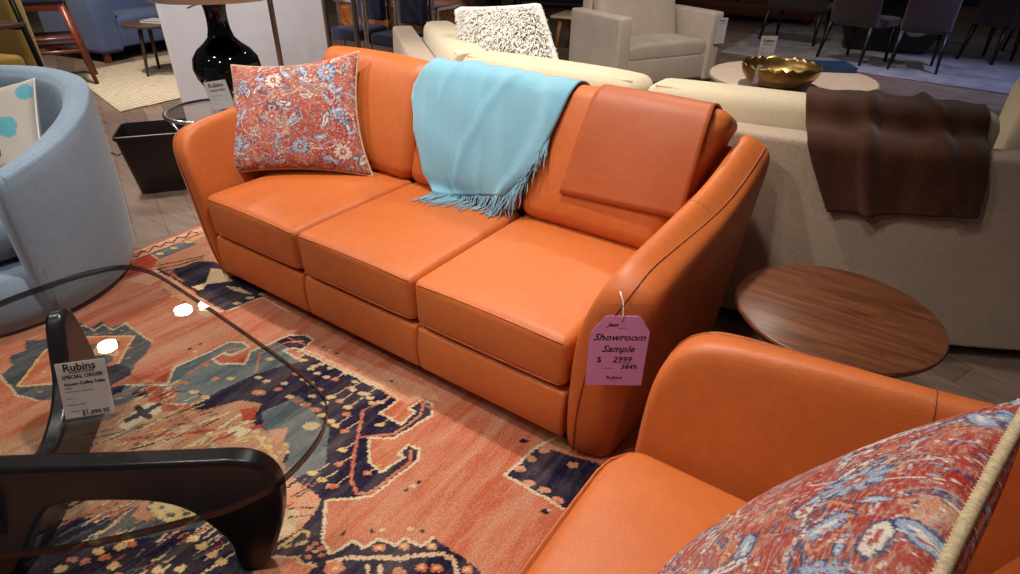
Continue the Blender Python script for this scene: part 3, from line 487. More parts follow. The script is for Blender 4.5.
# ------------------------------------------------------------------ cloth laid over a profile
def prof_point(prof,s):
    """prof: list of (y,z); s: arc length from start -> (point, outward normal)"""
    for a,b in zip(prof,prof[1:]):
        L=math.hypot(b[0]-a[0],b[1]-a[1])
        if s<=L or b is prof[-1]:
            k=s/L; t=((b[0]-a[0])/L,(b[1]-a[1])/L); return (a[0]+(b[0]-a[0])*k,a[1]+(b[1]-a[1])*k),(-t[1],t[0])
        s-=L
def drape(tree,prof,L,Rr,nu,nv,off,wr,yshift=None):
    """L, Rr: left/right outlines as lists of (x, s). returns grid rows of points on top of what lies below"""
    def samp(P,v):
        k=v*(len(P)-1); i=min(int(k),len(P)-2); f=k-i; f2=f
        return P[i][0]+(P[i+1][0]-P[i][0])*f2,P[i][1]+(P[i+1][1]-P[i][1])*f2
    base=[];D=[]
    for j in range(nv):
        v=j/(nv-1)
        for i in range(nu):
            u=i/(nu-1); (xa,sa),(xb,sb)=samp(L,v),samp(Rr,v); x=xa+(xb-xa)*u; s=sa+(sb-sa)*u
            acc=Vector((0,0,0)); pc=Vector((0,0,0))
            for ds in (-.05,-.02,0,.02,.05):
                (y,z),(ny,nz)=prof_point(prof,max(0.0,s+ds)); acc+=Vector((0,ny,nz))
                if ds==0: pc=Vector((x,y,z))
            acc.normalize()
            if yshift: pc.y+=yshift(x)
            o=pc+acc*.25; dm=.27
            for dx in (-.05,-.025,0,.025,.05):
                h=tree.ray_cast(o+Vector((dx,0,0)),-acc,.5)
                if h[0] is not None: dm=min(dm,h[3])
            base.append((o,acc,off+wr(u,v,x,s))); D.append(dm)
    for it in range(3):
        E=D[:]
        for j in range(nv):
            for i in range(nu):
                a_=[D[jj*nu+ii] for jj in range(max(0,j-1),min(nv,j+2)) for ii in range(max(0,i-1),min(nu,i+2))]
                E[j*nu+i]=min(D[j*nu+i],sum(a_)/len(a_))
        D=E
    pts=[o-acc*(d-f) for (o,acc,f),d in zip(base,D)]
    # relax a little so cloth bridges gaps
    for it in range(4):
        q=[p.copy() for p in pts]
        for j in range(1,nv-1):
            for i in range(1,nu-1):
                k=j*nu+i; q[k]=pts[k]*.5+(pts[k-1]+pts[k+1]+pts[k-nu]+pts[k+nu])*.125
        pts=q
    return pts
PROF=[(.30,.495),(.56,.495),(.60,.50),(.628,.53),(.70,.72),(.765,.88),(.80,.94),(.85,.968),(.905,.965),(.96,.93),(1.0,.86),(1.03,.74),(1.06,.55)]
# arc length of the profile up to points
def plen(k): return sum(math.hypot(b[0]-a[0],b[1]-a[1]) for a,b in zip(PROF[:k],PROF[1:k+1]))
SEATS=plen(2); F0=plen(3); RID=plen(7)   # crease, foot of face, ridge
sofa_tree=bvh([o for o in SOFA.children if o.name.startswith(('seat_cushion','back_cushion','back_frame'))])
def aqua_wr(u,v,x,s):
    return .004+.009*max(0,math.sin(x*31+s*7))**4+.003*math.sin(s*30+x*14)*(1-u)+.012*math.exp(-((u-.20-.10*v)/.018)**2)+.010*math.exp(-((u-.75+.40*v)/.025)**2)+.008*math.exp(-((u-.40-.25*v)/.02)**2)+.014*math.exp(-((u-.93)/.05)**2)*v
FS=lambda d:F0-.03+d
La=[(.70,RID+.24),(.69,RID+.1),(.68,RID+.02),(.640,FS(.50)),(.60,FS(.42)),(.602,FS(.36)),(.64,FS(.28)),(.655,FS(.22)),(.70,FS(.15)),(.75,FS(.05)),(.83,SEATS-.02)]
Ra=[(1.36,RID+.24),(1.37,RID+.1),(1.386,RID+.02),(1.385,FS(.50)),(1.372,FS(.44)),(1.36,FS(.38)),(1.345,FS(.32)),(1.32,FS(.26)),(1.285,FS(.19)),(1.235,FS(.12)),(1.19,FS(.055))]
nu,nv=60,64
pts=drape(sofa_tree,PROF,La,Ra,nu,nv,.007,aqua_wr)
thr=M().add([p[:] for p in pts],[(j*nu+i,j*nu+i+1,(j+1)*nu+i+1,(j+1)*nu+i) for j in range(nv-1) for i in range(nu-1)]).build('throw_blanket',AQUA,solid=.007)
tag(thr,'light blue wool throw with fringe draped over the orange sofa back','blanket')
fr=M(); rnd=random.Random(5)
bot=[pts[(nv-1)*nu+i] for i in range(nu)]; rt=[pts[j*nu+nu-1] for j in range(int(nv*.56),nv)]
line=bot+rt[::-1]
samples=[]
for a,b in zip(line,line[1:]):
    m_=max(1,int((b-a).length/.0034))
    for k in range(m_): samples.append(a.lerp(b,k/m_))
for k,p in enumerate(samples):
    onb=k<len(samples)*len(bot)/len(line); q=[p.copy()]; d=Vector((rnd.uniform(-.3,.3)+(-.12 if onb else -.25),-.35,-1)).normalized()
    ln=rnd.uniform(.09,.13)
    for st in range(1,7):
        nx_=q[-1]+d*ln/6
        # rest on whatever lies under the strand
        h=sofa_tree.ray_cast(nx_+Vector((0,-.12,.10)),Vector((0,.77,-.64)),.4)
        if h[0] is not None:
            sd=(nx_-(h[0]+h[1]*.006)).dot(h[1])
            if sd<0 or (h[0]-nx_).length<.012: nx_=h[0]+h[1]*.006
        d=(d+Vector((rnd.uniform(-.25,.25),rnd.uniform(-.2,.05),rnd.uniform(-.1,.1)))).normalized()
        q.append(nx_)
    fr.tube([v[:] for v in q],[.0021,.0023,.0023,.0022,.002,.0018,.0012],4)
fr.build('fringe',AQUA,thr)
Lh=[(1.49,RID+.22),(1.485,RID+.03),(1.478,FS(.50)),(1.462,FS(.34)),(1.44,FS(.125))]
Rh=[(1.90,RID+.22),(1.905,RID+.03),(1.92,FS(.48)),(1.92,FS(.34)),(1.915,FS(.145))]
pts=drape(sofa_tree,PROF,Lh,Rh,26,36,.009,lambda u,v,x,s:.002*math.sin(x*16)*v)
tag(M().add([p[:] for p in pts],[(j*26+i,j*26+i+1,(j+1)*26+i+1,(j+1)*26+i) for j in range(35) for i in range(25)]).build('leather_hide_sample',[HIDE],solid=.006,smooth=True),
    'flat caramel brown leather hide draped over the right back cushion of the orange sofa','leather throw')
# ------------------------------------------------------------------ patterned pillows
def pillow(name,label,cat,BL,BR,TR,TL,thick,pattern,mat,edge,seed,nu=200,nv=180,edge_w=.007,conc=.05,backmat=None,paint=None,edge_name='edging',wr=.004):
    BL,BR,TR,TL=map(Vector,(BL,BR,TR,TL)); C=(BL+BR+TR+TL)/4
    Nn=((BR-BL)+(TR-TL)).cross((TL-BL)+(TR-BR)).normalized()
    root=thing(name,label,cat,((BL+BR)/2)[:])
    loc=Vector(((BL+BR)/2))
    u=np.linspace(-1,1,nu); v=np.linspace(-1,1,nv); U,Vv=np.meshgrid(u,v); U=U.ravel(); Vv=Vv.ravel()
    def surf(U,Vv,sg):
        a=U*(1-conc*(1-Vv**2)*np.abs(U)**3); b=Vv*(1-conc*(1-U**2)*np.abs(Vv)**3)
        s=(a+1)/2; t=(b+1)/2
        P=np.outer((1-s)*(1-t),BL)+np.outer(s*(1-t),BR)+np.outer(s*t,TR)+np.outer((1-s)*t,TL)
        h=thick/2*np.power(np.clip((1-U**2),0,1),.42)*np.power(np.clip((1-Vv**2),0,1),.42)
        h=h+wr*np.sin(U*7+seed+Vv*3)*np.sin(Vv*6+seed)*(1-U**2)*(1-Vv**2)
        return P+np.outer(h*sg,Nn)-np.array(loc)
    for sg,nm in ((1,'front_cover'),(-1,'back_cover')):
        P=surf(U,Vv,sg); o=np_mesh(nm,P,nu,nv,mat if (sg>0 or backmat is None) else backmat,root)
        if paint:
            cv=Canvas(U*.28,Vv*.25,pattern,.003,seed+sg); paint(cv,seed+sg); cv.write(o.data)
    ed=np.concatenate([np.stack([np.linspace(-1,1,40),-np.ones(40)],1),np.stack([np.ones(40),np.linspace(-1,1,40)],1)[1:],np.stack([np.linspace(1,-1,40),np.ones(40)],1)[1:],np.stack([-np.ones(40),np.linspace(1,-1,40)],1)[1:-1]])
    P=surf(ed[:,0],ed[:,1],1)
    if edge_w>=.006 and edge_w<.02:   # whipstitch: closely wound thread
        Q=[]; 
        for a_,b_ in zip(P,np.roll(P,-1,0)):
            m_=max(1,int(np.linalg.norm(b_-a_)/.0022))
            for k_ in range(m_): Q.append(a_+(b_-a_)*k_/m_)
        M().tube([tuple(p) for p in Q],[edge_w*(.78+.30*(i_%3==0)) for i_ in range(len(Q))],7,closed=True).build(edge_name,edge,root)
        return root
    M().tube([tuple(p) for p in P],edge_w,8,closed=True).build(edge_name,edge,root)
    return root
def persian(cv,seed):
    g=random.Random(seed); W,H=.28,.25
    cols=['red','red','rust','coral']
    for k in range(140): cv.disc(g.choice(['red','rust','coral','coral','peach','red']),g.uniform(-W,W),g.uniform(-H,H),g.uniform(.006,.03),g.uniform(.004,.016),g.uniform(0,3))
    for k in range(130):   # feathered leaves
        x,y,a=g.uniform(-W,W),g.uniform(-H,H),g.uniform(0,6.3); c=g.choice(['white','white','peach','ltblue','ltblue','blue','blue'])
        L=g.uniform(.012,.032); cv.disc('blue' if c!='blue' else 'peach',x,y,L*1.15,L*.5,a); cv.disc(c,x,y,L,L*.34,a)
        cv.disc('red' if c!='ltblue' else 'white',x,y,L*.55,L*.12,a)
    for k in range(60):   # scrolling vines
        x,y,a=g.uniform(-W,W),g.uniform(-H,H),g.uniform(0,6.3); P=[(x,y)]; da=g.uniform(-.35,.35)
        for s in range(14):
            x+=.011*math.cos(a); y+=.011*math.sin(a); a+=da; P.append((x,y))
        cv.line(g.choice(['white','peach','blue','ltblue']),g.choice([.0025,.0035,.005]),P)
    cs=[(.17,.17),(-.06,-.01),(-.2,-.12),(.2,-.02),(.19,-.16),(-.05,.15),(-.2,.12),(.06,-.14)]
    for (x,y) in cs:      # rosettes
        x+=g.uniform(-.02,.02); n=g.choice([8,10,12]); r=g.uniform(.018,.028); c1,c2=g.choice([('ltblue','blue'),('peach','blue'),('white','red')])
        cv.disc(c2,x,y,r*1.55,r*1.5)
        for k in range(n):
            a=k*2*math.pi/n; cv.disc(c1,x+r*math.cos(a),y+r*math.sin(a),r*.48,r*.24,a)
        cv.disc('red',x,y,r*.5,r*.5); cv.disc('white',x,y,r*.2,r*.2)
    for k in range(2600):
        cv.disc(g.choice(['white','peach','blue','red','red','ltblue','navy']),g.uniform(-W,W),g.uniform(-H,H),g.uniform(.001,.006),g.uniform(.001,.0025),g.uniform(0,3))
t=NT('woven_persian_print'); at_=t.n('ShaderNodeVertexColor',layer_name='pattern').outputs[0]
th=t.noise(1.,3,t.mapped((60,60,420)),.7); th2=t.noise(1.,3,t.mapped((420,420,50)),.7); bl=t.noise(9,5,rough=.7); sp=t.noise(420,3,rough=.7)
c=t.mix(t.ramp(bl,[(.38,(0,0,0,1)),(.74,(.28,.28,.28,1))]),at_,rgb((206,184,160)))
c=t.mix(t.ramp(th,[(.48,(0,0,0,1)),(.70,(.55,.55,.55,1))]),c,rgb((214,200,184)))
c=t.mix(t.ramp(th2,[(.50,(0,0,0,1)),(.74,(.25,.25,.25,1))]),c,rgb((84,84,110)))
c=t.mix(1.,c,t.ramp(sp,[(.3,(.55,.5,.5,1)),(.52,(1,1,1,1)),(.75,(1.3,1.3,1.3,1))]),'MULTIPLY')
t.base(c); t.set(Roughness=.95); t.b.inputs['Specular IOR Level'].default_value=.1; t.bump(th,.8,.003); PERS=t.m
OVER=simple('cream_overlock',(200,178,140),.9,var=.25,vs=160,bump=.8,bs=150)
pillow('throw_pillow','red and blue persian print pillow in the left corner of the orange sofa','pillow',(-.135,.165,.49),(.465,.575,.492),(.285,.735,1.005),(-.265,.43,.925),.17,'red',PERS,OVER,4,paint=persian,edge_w=.006,conc=.13)
pillow('throw_pillow','large red and blue persian print pillow with whipstitched edge on the orange armchair','pillow',(2.425,-.43,.52),(2.32,-.95,.50),(2.625,-.88,1.0),(2.745,-.35,.985),.16,'red',PERS,OVER,11,paint=persian,edge_w=.008,conc=.03)
# ------------------------------------------------------------------ glass coffee table
def smooth_closed(pts,k=6):
    out=[];n=len(pts)
    for i in range(n):
        p0,p1,p2,p3=[Vector(pts[(i+d)%n]) for d in (-1,0,1,2)]
        for s in range(k):
            t=s/k; out.append((.5*((2*p1)+(p2-p0)*t+(2*p0-5*p1+4*p2-p3)*t*t+(3*p1-p0-3*p2+p3)*t**3))[:])
    return out
gt=thing('glass_coffee_table','glass topped coffee table on two curved dark wood supports','coffee table',(.85,-.85,.012))
gl=smooth_closed([(.22,-.86),(.222,-.74),(.238,-.604),(.30,-.50),(.42,-.463),(.58,-.466),(.762,-.476),(1.043,-.496),(1.25,-.514),(1.39,-.536),(1.475,-.575),(1.54,-.66),(1.571,-.785),(1.552,-.878),(1.505,-.96),(1.402,-1.098),(1.275,-1.226),(1.10,-1.36),(.85,-1.44),(.55,-1.40),(.34,-1.22),(.25,-1.02)],5)
OT=Vector((.85,-.85,.012))
N_=len(gl); a=M()
def inset(pts,d):
    o=[]
    for i in range(len(pts)):
        p=Vector(pts[i]); t=(Vector(pts[(i+1)%len(pts)])-Vector(pts[i-1])).normalized(); o.append((p+Vector((-t.y,t.x))*d*SG)[:])
    return o
SG=1 if sum(gl[i-1][0]*gl[i][1]-gl[i][0]*gl[i-1][1] for i in range(N_))>0 else -1
ins=inset(gl,.003); zs=.430; zt=.452
vs=[(x-OT.x,y-OT.y,zt-OT.z) for x,y in ins]; a.add(vs,[tuple(range(N_))]); 
a.add([(x-OT.x,y-OT.y,zs-OT.z) for x,y in ins],[tuple(range(N_-1,-1,-1))])
a.cur=1
ring=[[(x,y,z) for x,y in q] for q,z in ((ins,zt),(gl,zt-.003),(gl,zs+.003),(ins,zs))]
vv=[(p[0]-OT.x,p[1]-OT.y,p[2]-OT.z) for r_ in ring for p in r_]
a.add(vv,[(k*N_+i,k*N_+(i+1)%N_,(k+1)*N_+(i+1)%N_,(k+1)*N_+i) for k in range(3) for i in range(N_)])
GE=bpy.data.materials.new('polished_glass_edge'); GE.use_nodes=True; tt=GE.node_tree; tt.nodes.clear()
oo=tt.nodes.new('ShaderNodeOutputMaterial'); mx=tt.nodes.new('ShaderNodeMixShader'); g1=tt.nodes.new('ShaderNodeBsdfTransparent'); g2=tt.nodes.new('ShaderNodeBsdfPrincipled')
g1.inputs[0].default_value=(.5,.48,.47,1); g2.inputs['Base Color'].default_value=rgb((38,22,20)); g2.inputs['Roughness'].default_value=.08; mx.inputs[0].default_value=.8  # dark base colour paints in the dark surroundings mirrored by the edge
tt.links.new(g1.outputs[0],mx.inputs[1]); tt.links.new(g2.outputs[0],mx.inputs[2]); tt.links.new(mx.outputs[0],oo.inputs[0])
a.build('glass_top',[GLASS,GE],gt,merge=True,smooth=True,angle=40)
def plate(name,O,dr,pts,th,k=4):
    dr=Vector(dr).normalized(); nn=dr.cross(Vector((0,0,1)))   # towards the viewer side
    P=smooth_closed(pts,k); P=[(p[0],max(.0,p[1])) for p in P]
    O=Vector(O)
    m=M().prism(P,th,O-nn*th-OT,dr,(0,0,1),nn)
    return m.build(name,EBONY,gt,bevel=.014,smooth=True,angle=50)
plate('curved_support',(.941,-1.191,.012),(.788,.616,0),[(-.35,.418),(-.1,.418),(.14,.418),(.35,.418),(.52,.419),(.615,.418),(.668,.395),(.695,.345),(.696,.272),(.672,.165),(.625,.046),(.585,.004),(.55,.0),(.535,.02),(.53,.12),(.496,.2),(.46,.252),(.40,.285),(.30,.298),(.187,.296),(.125,.265),(.05,.16),(-.02,.05),(-.08,.0),(-.25,.0),(-.42,.1),(-.45,.25)],.055)
plate('curved_support',(.368,-.784,.012),(.785,-.62,0),[(.0,.418),(.035,.415),(.07,.385),(.118,.318),(.16,.255),(.23,.208),(.315,.182),(.402,.182),(.54,.24),(.64,.32),(.72,.35),(.75,.30),(.68,.15),(.58,.04),(.45,.0),(.25,.0),(.05,.0),(-.02,.03),(-.06,.09),(-.062,.18),(-.056,.28),(-.045,.36),(-.025,.405)],.055)
# acrylic sign on the glass
def card(name,label,cat,O,x,y,w,h,paper,lines,ink,base=True,thick=.003,group=None,acr=True,red=None,rod=0):
    """upright card: O lower-left corner, x along the width, y up"""
    x=Vector(x).normalized(); y=Vector(y); y=(y-x*y.dot(x)).normalized(); T=frame(O,x,y)
    t=bpy.data.objects.new(name,None); COL.objects.link(t); t.matrix_world=T; t.empty_display_size=.05; tag(t,label,cat,group)
    M().rbox(w/2,h/2,0,w*.94,h*.95,.0008,.0003).build('paper_insert',paper,t,smooth=False)
    if acr:
        a=M().rbox(w/2,h/2,thick*.7,w,h,.0016,.0006).rbox(w/2,h/2,-thick*.7,w,h,.0016,.0006)
        if base: a.rbox(w/2,-.003,.012,w,.004,.05,.001); a.rbox(w/2,.006,.034,w,.014,.003,.001)
        a.build('acrylic_holder',ACR,t,smooth=False)
    words(lines,'lettering',ink,t,Matrix.Translation((0,0,.0012)))
    if red: words(red,'lettering',INKR,t,Matrix.Translation((0,0,.0012)))
    if rod: M().tube([(w/2,0,-.002),(w/2,-rod,-.002)],.003,8).build('stem',ACR,t)
    return t
so=at(64.5,421,z=.458); sx=at(117,413,z=.458)-so; w=sx.length
tl=Vector((0,0,1))-sx.normalized().cross(Vector((0,0,1)))*-.0
back=Vector((0,0,1)).cross(sx.normalized())
hh=.148
card('price_sign','tilted acrylic sign with order card standing on the glass table','sign',so,sx,Vector((0,0,1))*.92+back*.40,w,hh,PAPER,
 [('Rubins',w*.47,hh*.83,0.0267,0,'CENTER'),('F U R N I T U R E',w*.5,hh*.785,0.0073,0,'CENTER'),('SPECIAL ORDER',w*.5,hh*.70,0.0125,0,'CENTER'),('Accent Coffee Table',w*.13,hh*.585,0.0108,0,'LEFT'),('-----',w*.13,hh*.525,0.0095,0,'LEFT'),
  ('--- -- ------ ----- -----',w*.13,hh*.465,0.0077,0,'LEFT'),('--------- ------',w*.13,hh*.24,0.0077,0,'LEFT'),('------- -----',w*.16,hh*.125,0.0090,0,'LEFT'),('$1,099.95',w*.62,hh*.05,0.0155,0,'CENTER')],INK,red=[('----',w*.13,hh*.35,0.0095,0,'LEFT')])
# ------------------------------------------------------------------ round wooden side table
c=(2.4715,.6092); Rr_=.302
st=thing('side_table','round walnut side table between the orange armchair and the cream sofa','side table',(c[0],c[1],0))
m=M(); m.lathe([(0,.462),(Rr_-.035,.462),(Rr_-.012,.470),(Rr_-.002,.482),(Rr_,.489),(Rr_-.003,.496),(Rr_-.009,.4995),(0,.4998)],96); m.build('table_top',WALNUT,st,angle=35)
M().lathe([(.045,.03),(.035,.08),(.03,.2),(.035,.38),(.09,.455),(.13,.462),(0,.463)],24).build('pedestal',WALNUT_D,st)
for k in range(3):
    an=R(90+120*k); M().tube([(.02*math.cos(an),.02*math.sin(an),.14),(.12*math.cos(an),.12*math.sin(an),.09),(.24*math.cos(an),.24*math.sin(an),.016)],[.025,.022,.014],10).build('foot',WALNUT_D,st)
# ------------------------------------------------------------------ tag on the sofa arm
to=at(586,384.5,X=2.035); 
# choose a vertical card facing the aisle, hanging from the arm front
p0=at(585,384.5,Y=-.075); tx=Vector((CR[0],CR[1],0)).normalized(); dep=(p0-Vector(CAM)).dot(Vector(CF)); w=56*dep/FOC
q_=at(585,384.5-70,Y=-.075); h=(q_.z-p0.z)*1.02
T=frame((p0.x,p0.y,p0.z),tx,(0,0,1))
tg=bpy.data.objects.new('price_tag',None); COL.objects.link(tg); tg.matrix_world=T; tag(tg,'mauve hang tag lettered Showroom Sample on the orange sofa arm','tag')
out=[(0,0),(w,0),(w,h*.79),(w*.80,h),(w*.24,h),(0,h*.77)]
M().prism(out,.0012,(0,0,0),(1,0,0),(0,1,0),(0,0,1)).build('card',TAGP,tg,smooth=False)
words([('Jean',w*.36,h*.86,.017,.5,'CENTER'),('~~~',w*.52,h*.825,.012,.5,'CENTER'),('Showroom',w*.50,h*.665,.031,.35,'CENTER'),('Sample',w*.50,h*.50,.031,.35,'CENTER'),('$',w*.20,h*.35,.026,0,'CENTER'),('2999',w*.60,h*.355,.026,.15,'CENTER'),('_______',w*.60,h*.345,.014,0,'CENTER'),
  ('-------------',w*.38,h*.252,.007,0,'CENTER'),('3849.',w*.74,h*.25,.022,.15,'CENTER'),('Rubins',w*.5,h*.095,.0165,0,'CENTER'),('- - - - -',w*.5,h*.06,.006,0,'CENTER')],'lettering',INK,tg,Matrix.Translation((0,0,.0014)))
M().prism([(w*.1,h*.80),(w*1.02,h*.80),(w*1.02,h*1.14),(w*.1,h*1.14)],.0006,(0,0,-.003),(1,0,0),(0,1,0),(0,0,1)).tube([(w*.1,h*1.14,-.003),(w*1.02,h*1.14,-.003),(w*1.02,h*.80,-.003)],.0012,5).build('clear_sleeve',ACR,tg,smooth=False)
M().tube([(w*.5,h*.93,.002),(w*.51,h*1.03,.004),(w*.5,h*1.16,-.008),(w*.46,h*1.24,-.03)],.0016,6).build('plastic_loop',PAPERW,tg)
# ------------------------------------------------------------------ cream sofa
def yb(x): return 1.085+(.19*(x-1.62)**2 if x>1.62 else 0)
BX=.42; BT=R(41)
def wrap(p):
    '''straight build space -> plan: the left section swings back by about forty degrees'''
    x,y,z=p
    if x>=BX: return (x,y+yb(x),z)
    k=min(1,(BX-x)/.16); th=BT*k*(1-k/2) if k<1 else BT/2; d=BX-x
    # centre line direction angle th averaged, normal at th full
    n_=BT*k; return (BX-d*math.cos(th if k<1 else BT*(1-.08/d))+y*math.sin(n_)*1.0, yb(BX)+d*math.sin(th if k<1 else BT*(1-.08/d))+y*math.cos(n_), z)
cs=thing('fabric_sofa','long cream sofa seen from behind with a brown throw over its back','sofa',(1.5,1.5,0))
CO=Vector((1.5,1.5,0))
def bent(m): 
    m.v=[(q[0]-CO.x,q[1]-CO.y,q[2]) for q in map(wrap,m.v)]; return m
m=M().rbox(.95,.075,.455,4.6,.15,.79,.022,(110,1,8),3,fn=lambda x,y,z:(x,y-(.0 if y>0 else .012*(1-(z/.4)**2)),z)); bent(m).build('back_frame',CREAMD,cs)
m=M().rbox(.95,.02,.842,4.6,.012,.012,.004,(110,1,1),2); bent(m).build('back_piping',CREAM,cs)
m=M().rbox(1.85,.5,.03,2.7,.8,.06,.005,(40,1,1),1); bent(m).build('plinth',DARKW,cs)
m=M().rbox(1.85,.55,.18,2.75,.86,.24,.03,(40,1,1),2); bent(m).build('seat_base',CREAM,cs)
for (xa,xb) in ((.50,1.35),(1.35,2.2),(2.2,3.05)):
    m=M().rbox((xa+xb)/2,.62,.385,xb-xa-.006,.78,.17,.05,(14,6,1),3,fn=lambda x,y,z:(x,y,z+(.015 if z>0 else 0))); bent(m).build('seat_cushion',CREAM,cs)
for (xa,xb) in ((-.95,.30),(.43,1.455),(1.465,2.76)):
    w=xb-xa
    def fn(x,y,z,w=w):
        u=abs(x)/(w/2); 
        return x,y+.03*(z/.28)*0+(-.022 if y<0 else .03)*(1-u**4)*(1-min(1,abs(z)/.28)**3),z+(.014*(1-u**4) if z>0 else 0)
    m=M().rbox((xa+xb)/2,.285,.668,w-.004,.21,.53,.06,(24,3,8),4,fn=fn)
    for sy in (-.082,):
        m.tube([((xa+.05)+(w-.1)*k/20,.285+sy-.0,.668+.255+.006) for k in range(21)],.004,6)
    bent(m).build('back_cushion',CREAM,cs)
for (xa,xb) in ((-1.1,-.30),(-.30,.40)):
    m=M().rbox((xa+xb)/2,.50,.27,xb-xa-.01,.55,.40,.05,(10,6,1),3); m.build; bent(m).build('seat_cushion',CREAM,cs)
m=M().rbox(2.95,.62,.74,.30,.78,.50,.08,(3,12,8),4); m.v=[(p[0]-CO.x,p[1]+yb(2.95)-CO.y,p[2]) for p in m.v]; m.build('bolster_cushion',CREAM,cs)
for xa in (-1.30,3.24):
    m=M().rbox(xa,.50,.42,.15,1.0,.72,.05,(3,10,6),3,fn=lambda x,y,z:(x,y,z-(.06*(y+.5) if z>0 else 0))); bent(m).build('arm',CREAM,cs)
bpy.context.view_layer.update(); DG=bpy.context.evaluated_depsgraph_get()
ctree=bvh([o for o in cs.children if o.name.startswith(('back_frame','back_cushion','bolster'))])
CP=[(-.03,.15),(-.03,.45),(-.028,.72),(-.02,.84),(.02,.875),(.12,.885),(.165,.905),(.195,.94),(.24,.963),(.31,.963),(.38,.945),(.42,.89),(.44,.75),(.44,.5)]
CP=[(a,b) for a,b in CP]
def cl(k): return sum(math.hypot(b[0]-a[0],b[1]-a[1]) for a,b in zip(CP[:k],CP[1:k+1]))
# here the profile starts low on the outside, so s grows upwards and over
S0=.30
def bwr(u,v,x,s):
    f=min(1,max(0,(1.0-s)/.25)) if s<1. else 0
    dn=max(0,min(1,(v-.35)/.4))
    return .008+.024*math.exp(-((u-.32-.05*math.sin(v*4))/.045)**2)*(.3+dn)+.016*math.exp(-((u-.40+.1*v)/.03)**2)*(1-dn*.4)+.020*math.exp(-((u-.66-.22*v)/.03)**2)+.022*dn*math.exp(-((u-.93)/.05)**2)+.006*math.sin(u*17+v*2)*dn+.003*math.sin(u*31+v*9)
pt=lambda z: (z-.15)
Lb=[(2.09,cl(10)),(2.10,cl(8)+.01),(2.13,cl(6)),(2.19,cl(3)),(2.25,.58),(2.32,.455)]
Rb=[(2.68,cl(10)),(2.69,cl(8)+.01),(2.71,cl(6)),(2.735,cl(3)),(2.76,.62),(2.775,.50)]
nu,nv=64,60
pts=drape(ctree,CP,Lb,Rb,nu,nv,.010,bwr,yshift=yb)
# lower hem: scalloped by the folds
tb=M().add([p[:] for p in pts],[(j*nu+i,j*nu+i+1,(j+1)*nu+i+1,(j+1)*nu+i) for j in range(nv-1) for i in range(nu-1)])
tag(tb.build('throw_blanket',BROWNT,solid=.010),'dark brown chenille throw hanging over the back of the cream sofa','blanket')
# fluffy pillow
def fluffy(cv,seed): pass
fp=pillow('throw_pillow','white shaggy pillow standing on the cream sofa','pillow',(.36,1.52,.60),(.92,1.66,.62),(.60,1.76,1.12),(.10,1.70,1.07),.24,'white',FLUFF,FLUFF,3,nu=60,nv=60,edge_w=.03,conc=.03,wr=.012)
fur=M(); rf_=random.Random(8)
for ch in list(fp.children):
    if ch.name.startswith('front') or ch.name.startswith('back_c'):
        me=ch.data
        for vtx in me.vertices:
            if rf_.random()<.9:
                n_=vtx.normal if ch.name.startswith('front') else -vtx.normal
                p=vtx.co; n_=Vector(n_); 
                c_=Vector((0,0,.27)); 
                if (p-c_).dot(n_)<0: n_=-n_
                d=(n_+Vector((rf_.uniform(-.7,.7),rf_.uniform(-.7,.7),rf_.uniform(-.9,.4)))).normalized(); q=p+d*rf_.uniform(.014,.026); q2=q+(d+Vector((rf_.uniform(-.8,.8),rf_.uniform(-.4,.4),-1.0))).normalized()*.022
                fur.tube([p[:],q[:],q2[:]],[.0055,.0045,.0012],4)
tag(fur.build('shag_pile',FLUFF,fp),kind='stuff')
# ------------------------------------------------------------------ pale blue barrel armchair
bc=(-.87,-.62)
ba=thing('barrel_armchair','pale blue barrel armchair beside the left end of the orange sofa','armchair',(bc[0],bc[1],0.012))
def bh(d):   # rim height by angle from the middle of the back
    d=abs(d); return .90-.015*(d/60)**2 if d<60 else .885-.24*((d-60)/80)**1.05
A0,A1=-127,139; BK=130
def bshell(u,v):
    d=A0+(A1-A0)*u; an=R(BK+d); h=bh(d)-.012
    # closed section: outer bottom -> outer top -> rim -> inner top -> inner bottom
    tb=.11+.015*math.cos(R(d))
    sec=[(.555,.035),(.578,.10),(.592,.25),(.602,.42),(.61,h*.82),(.612,h-.05),(.606,h-.012),(.585,h),(.55,h+.004),(.52,h-.006),(.612-tb,h-.04),(.49,h*.8),(.485,.42),(.48,.30)]
    k=v*(len(sec)-1); i=min(int(k),len(sec)-2); f=k-i; r=sec[i][0]+(sec[i+1][0]-sec[i][0])*f; z=sec[i][1]+(sec[i+1][1]-sec[i][1])*f
    return (r*math.cos(an),r*math.sin(an),z)
m=M().grid(bshell,80,40); 
# front ends of the arms
o_=m.build('shell',BLUEF,ba,solid=.0)
for sgn in (A0,A1):
    an=R(BK+sgn); h=bh(sgn)-.012; e=M()
    t_=Vector((-math.sin(an),math.cos(an),0))*(1 if sgn>0 else -1); rd=Vector((math.cos(an),math.sin(an),0))
    prof_=[(.555,.035),(.578,.10),(.592,.25),(.602,.42),(.61,h*.82),(.612,h-.05),(.606,h-.012),(.585,h),(.55,h+.004),(.52,h-.006),(.495,h-.04),(.49,h*.8),(.485,.42),(.48,.035)]
    cx=.545
    rows=[(0,1.),(.02,.97),(.035,.85),(.042,.6),(.044,0.)]
    vs=[]
    for (d_,s_) in rows:
        for (r,z) in prof_:
            zc=h*.5; vs.append((rd*(cx+(r-cx)*s_)+t_*d_+Vector((0,0,zc+(z-zc)*(s_ if s_>.3 else .3) if s_<1 else z)))[:])
    n_=len(prof_); e.add(vs,[(i*n_+j,i*n_+(j+1)%n_,(i+1)*n_+(j+1)%n_,(i+1)*n_+j) for i in range(len(rows)-1) for j in range(n_)]+[tuple((len(rows)-1)*n_+j for j in range(n_))])
    e.build('arm_front',BLUEF,ba,sub=1)
pp=M()
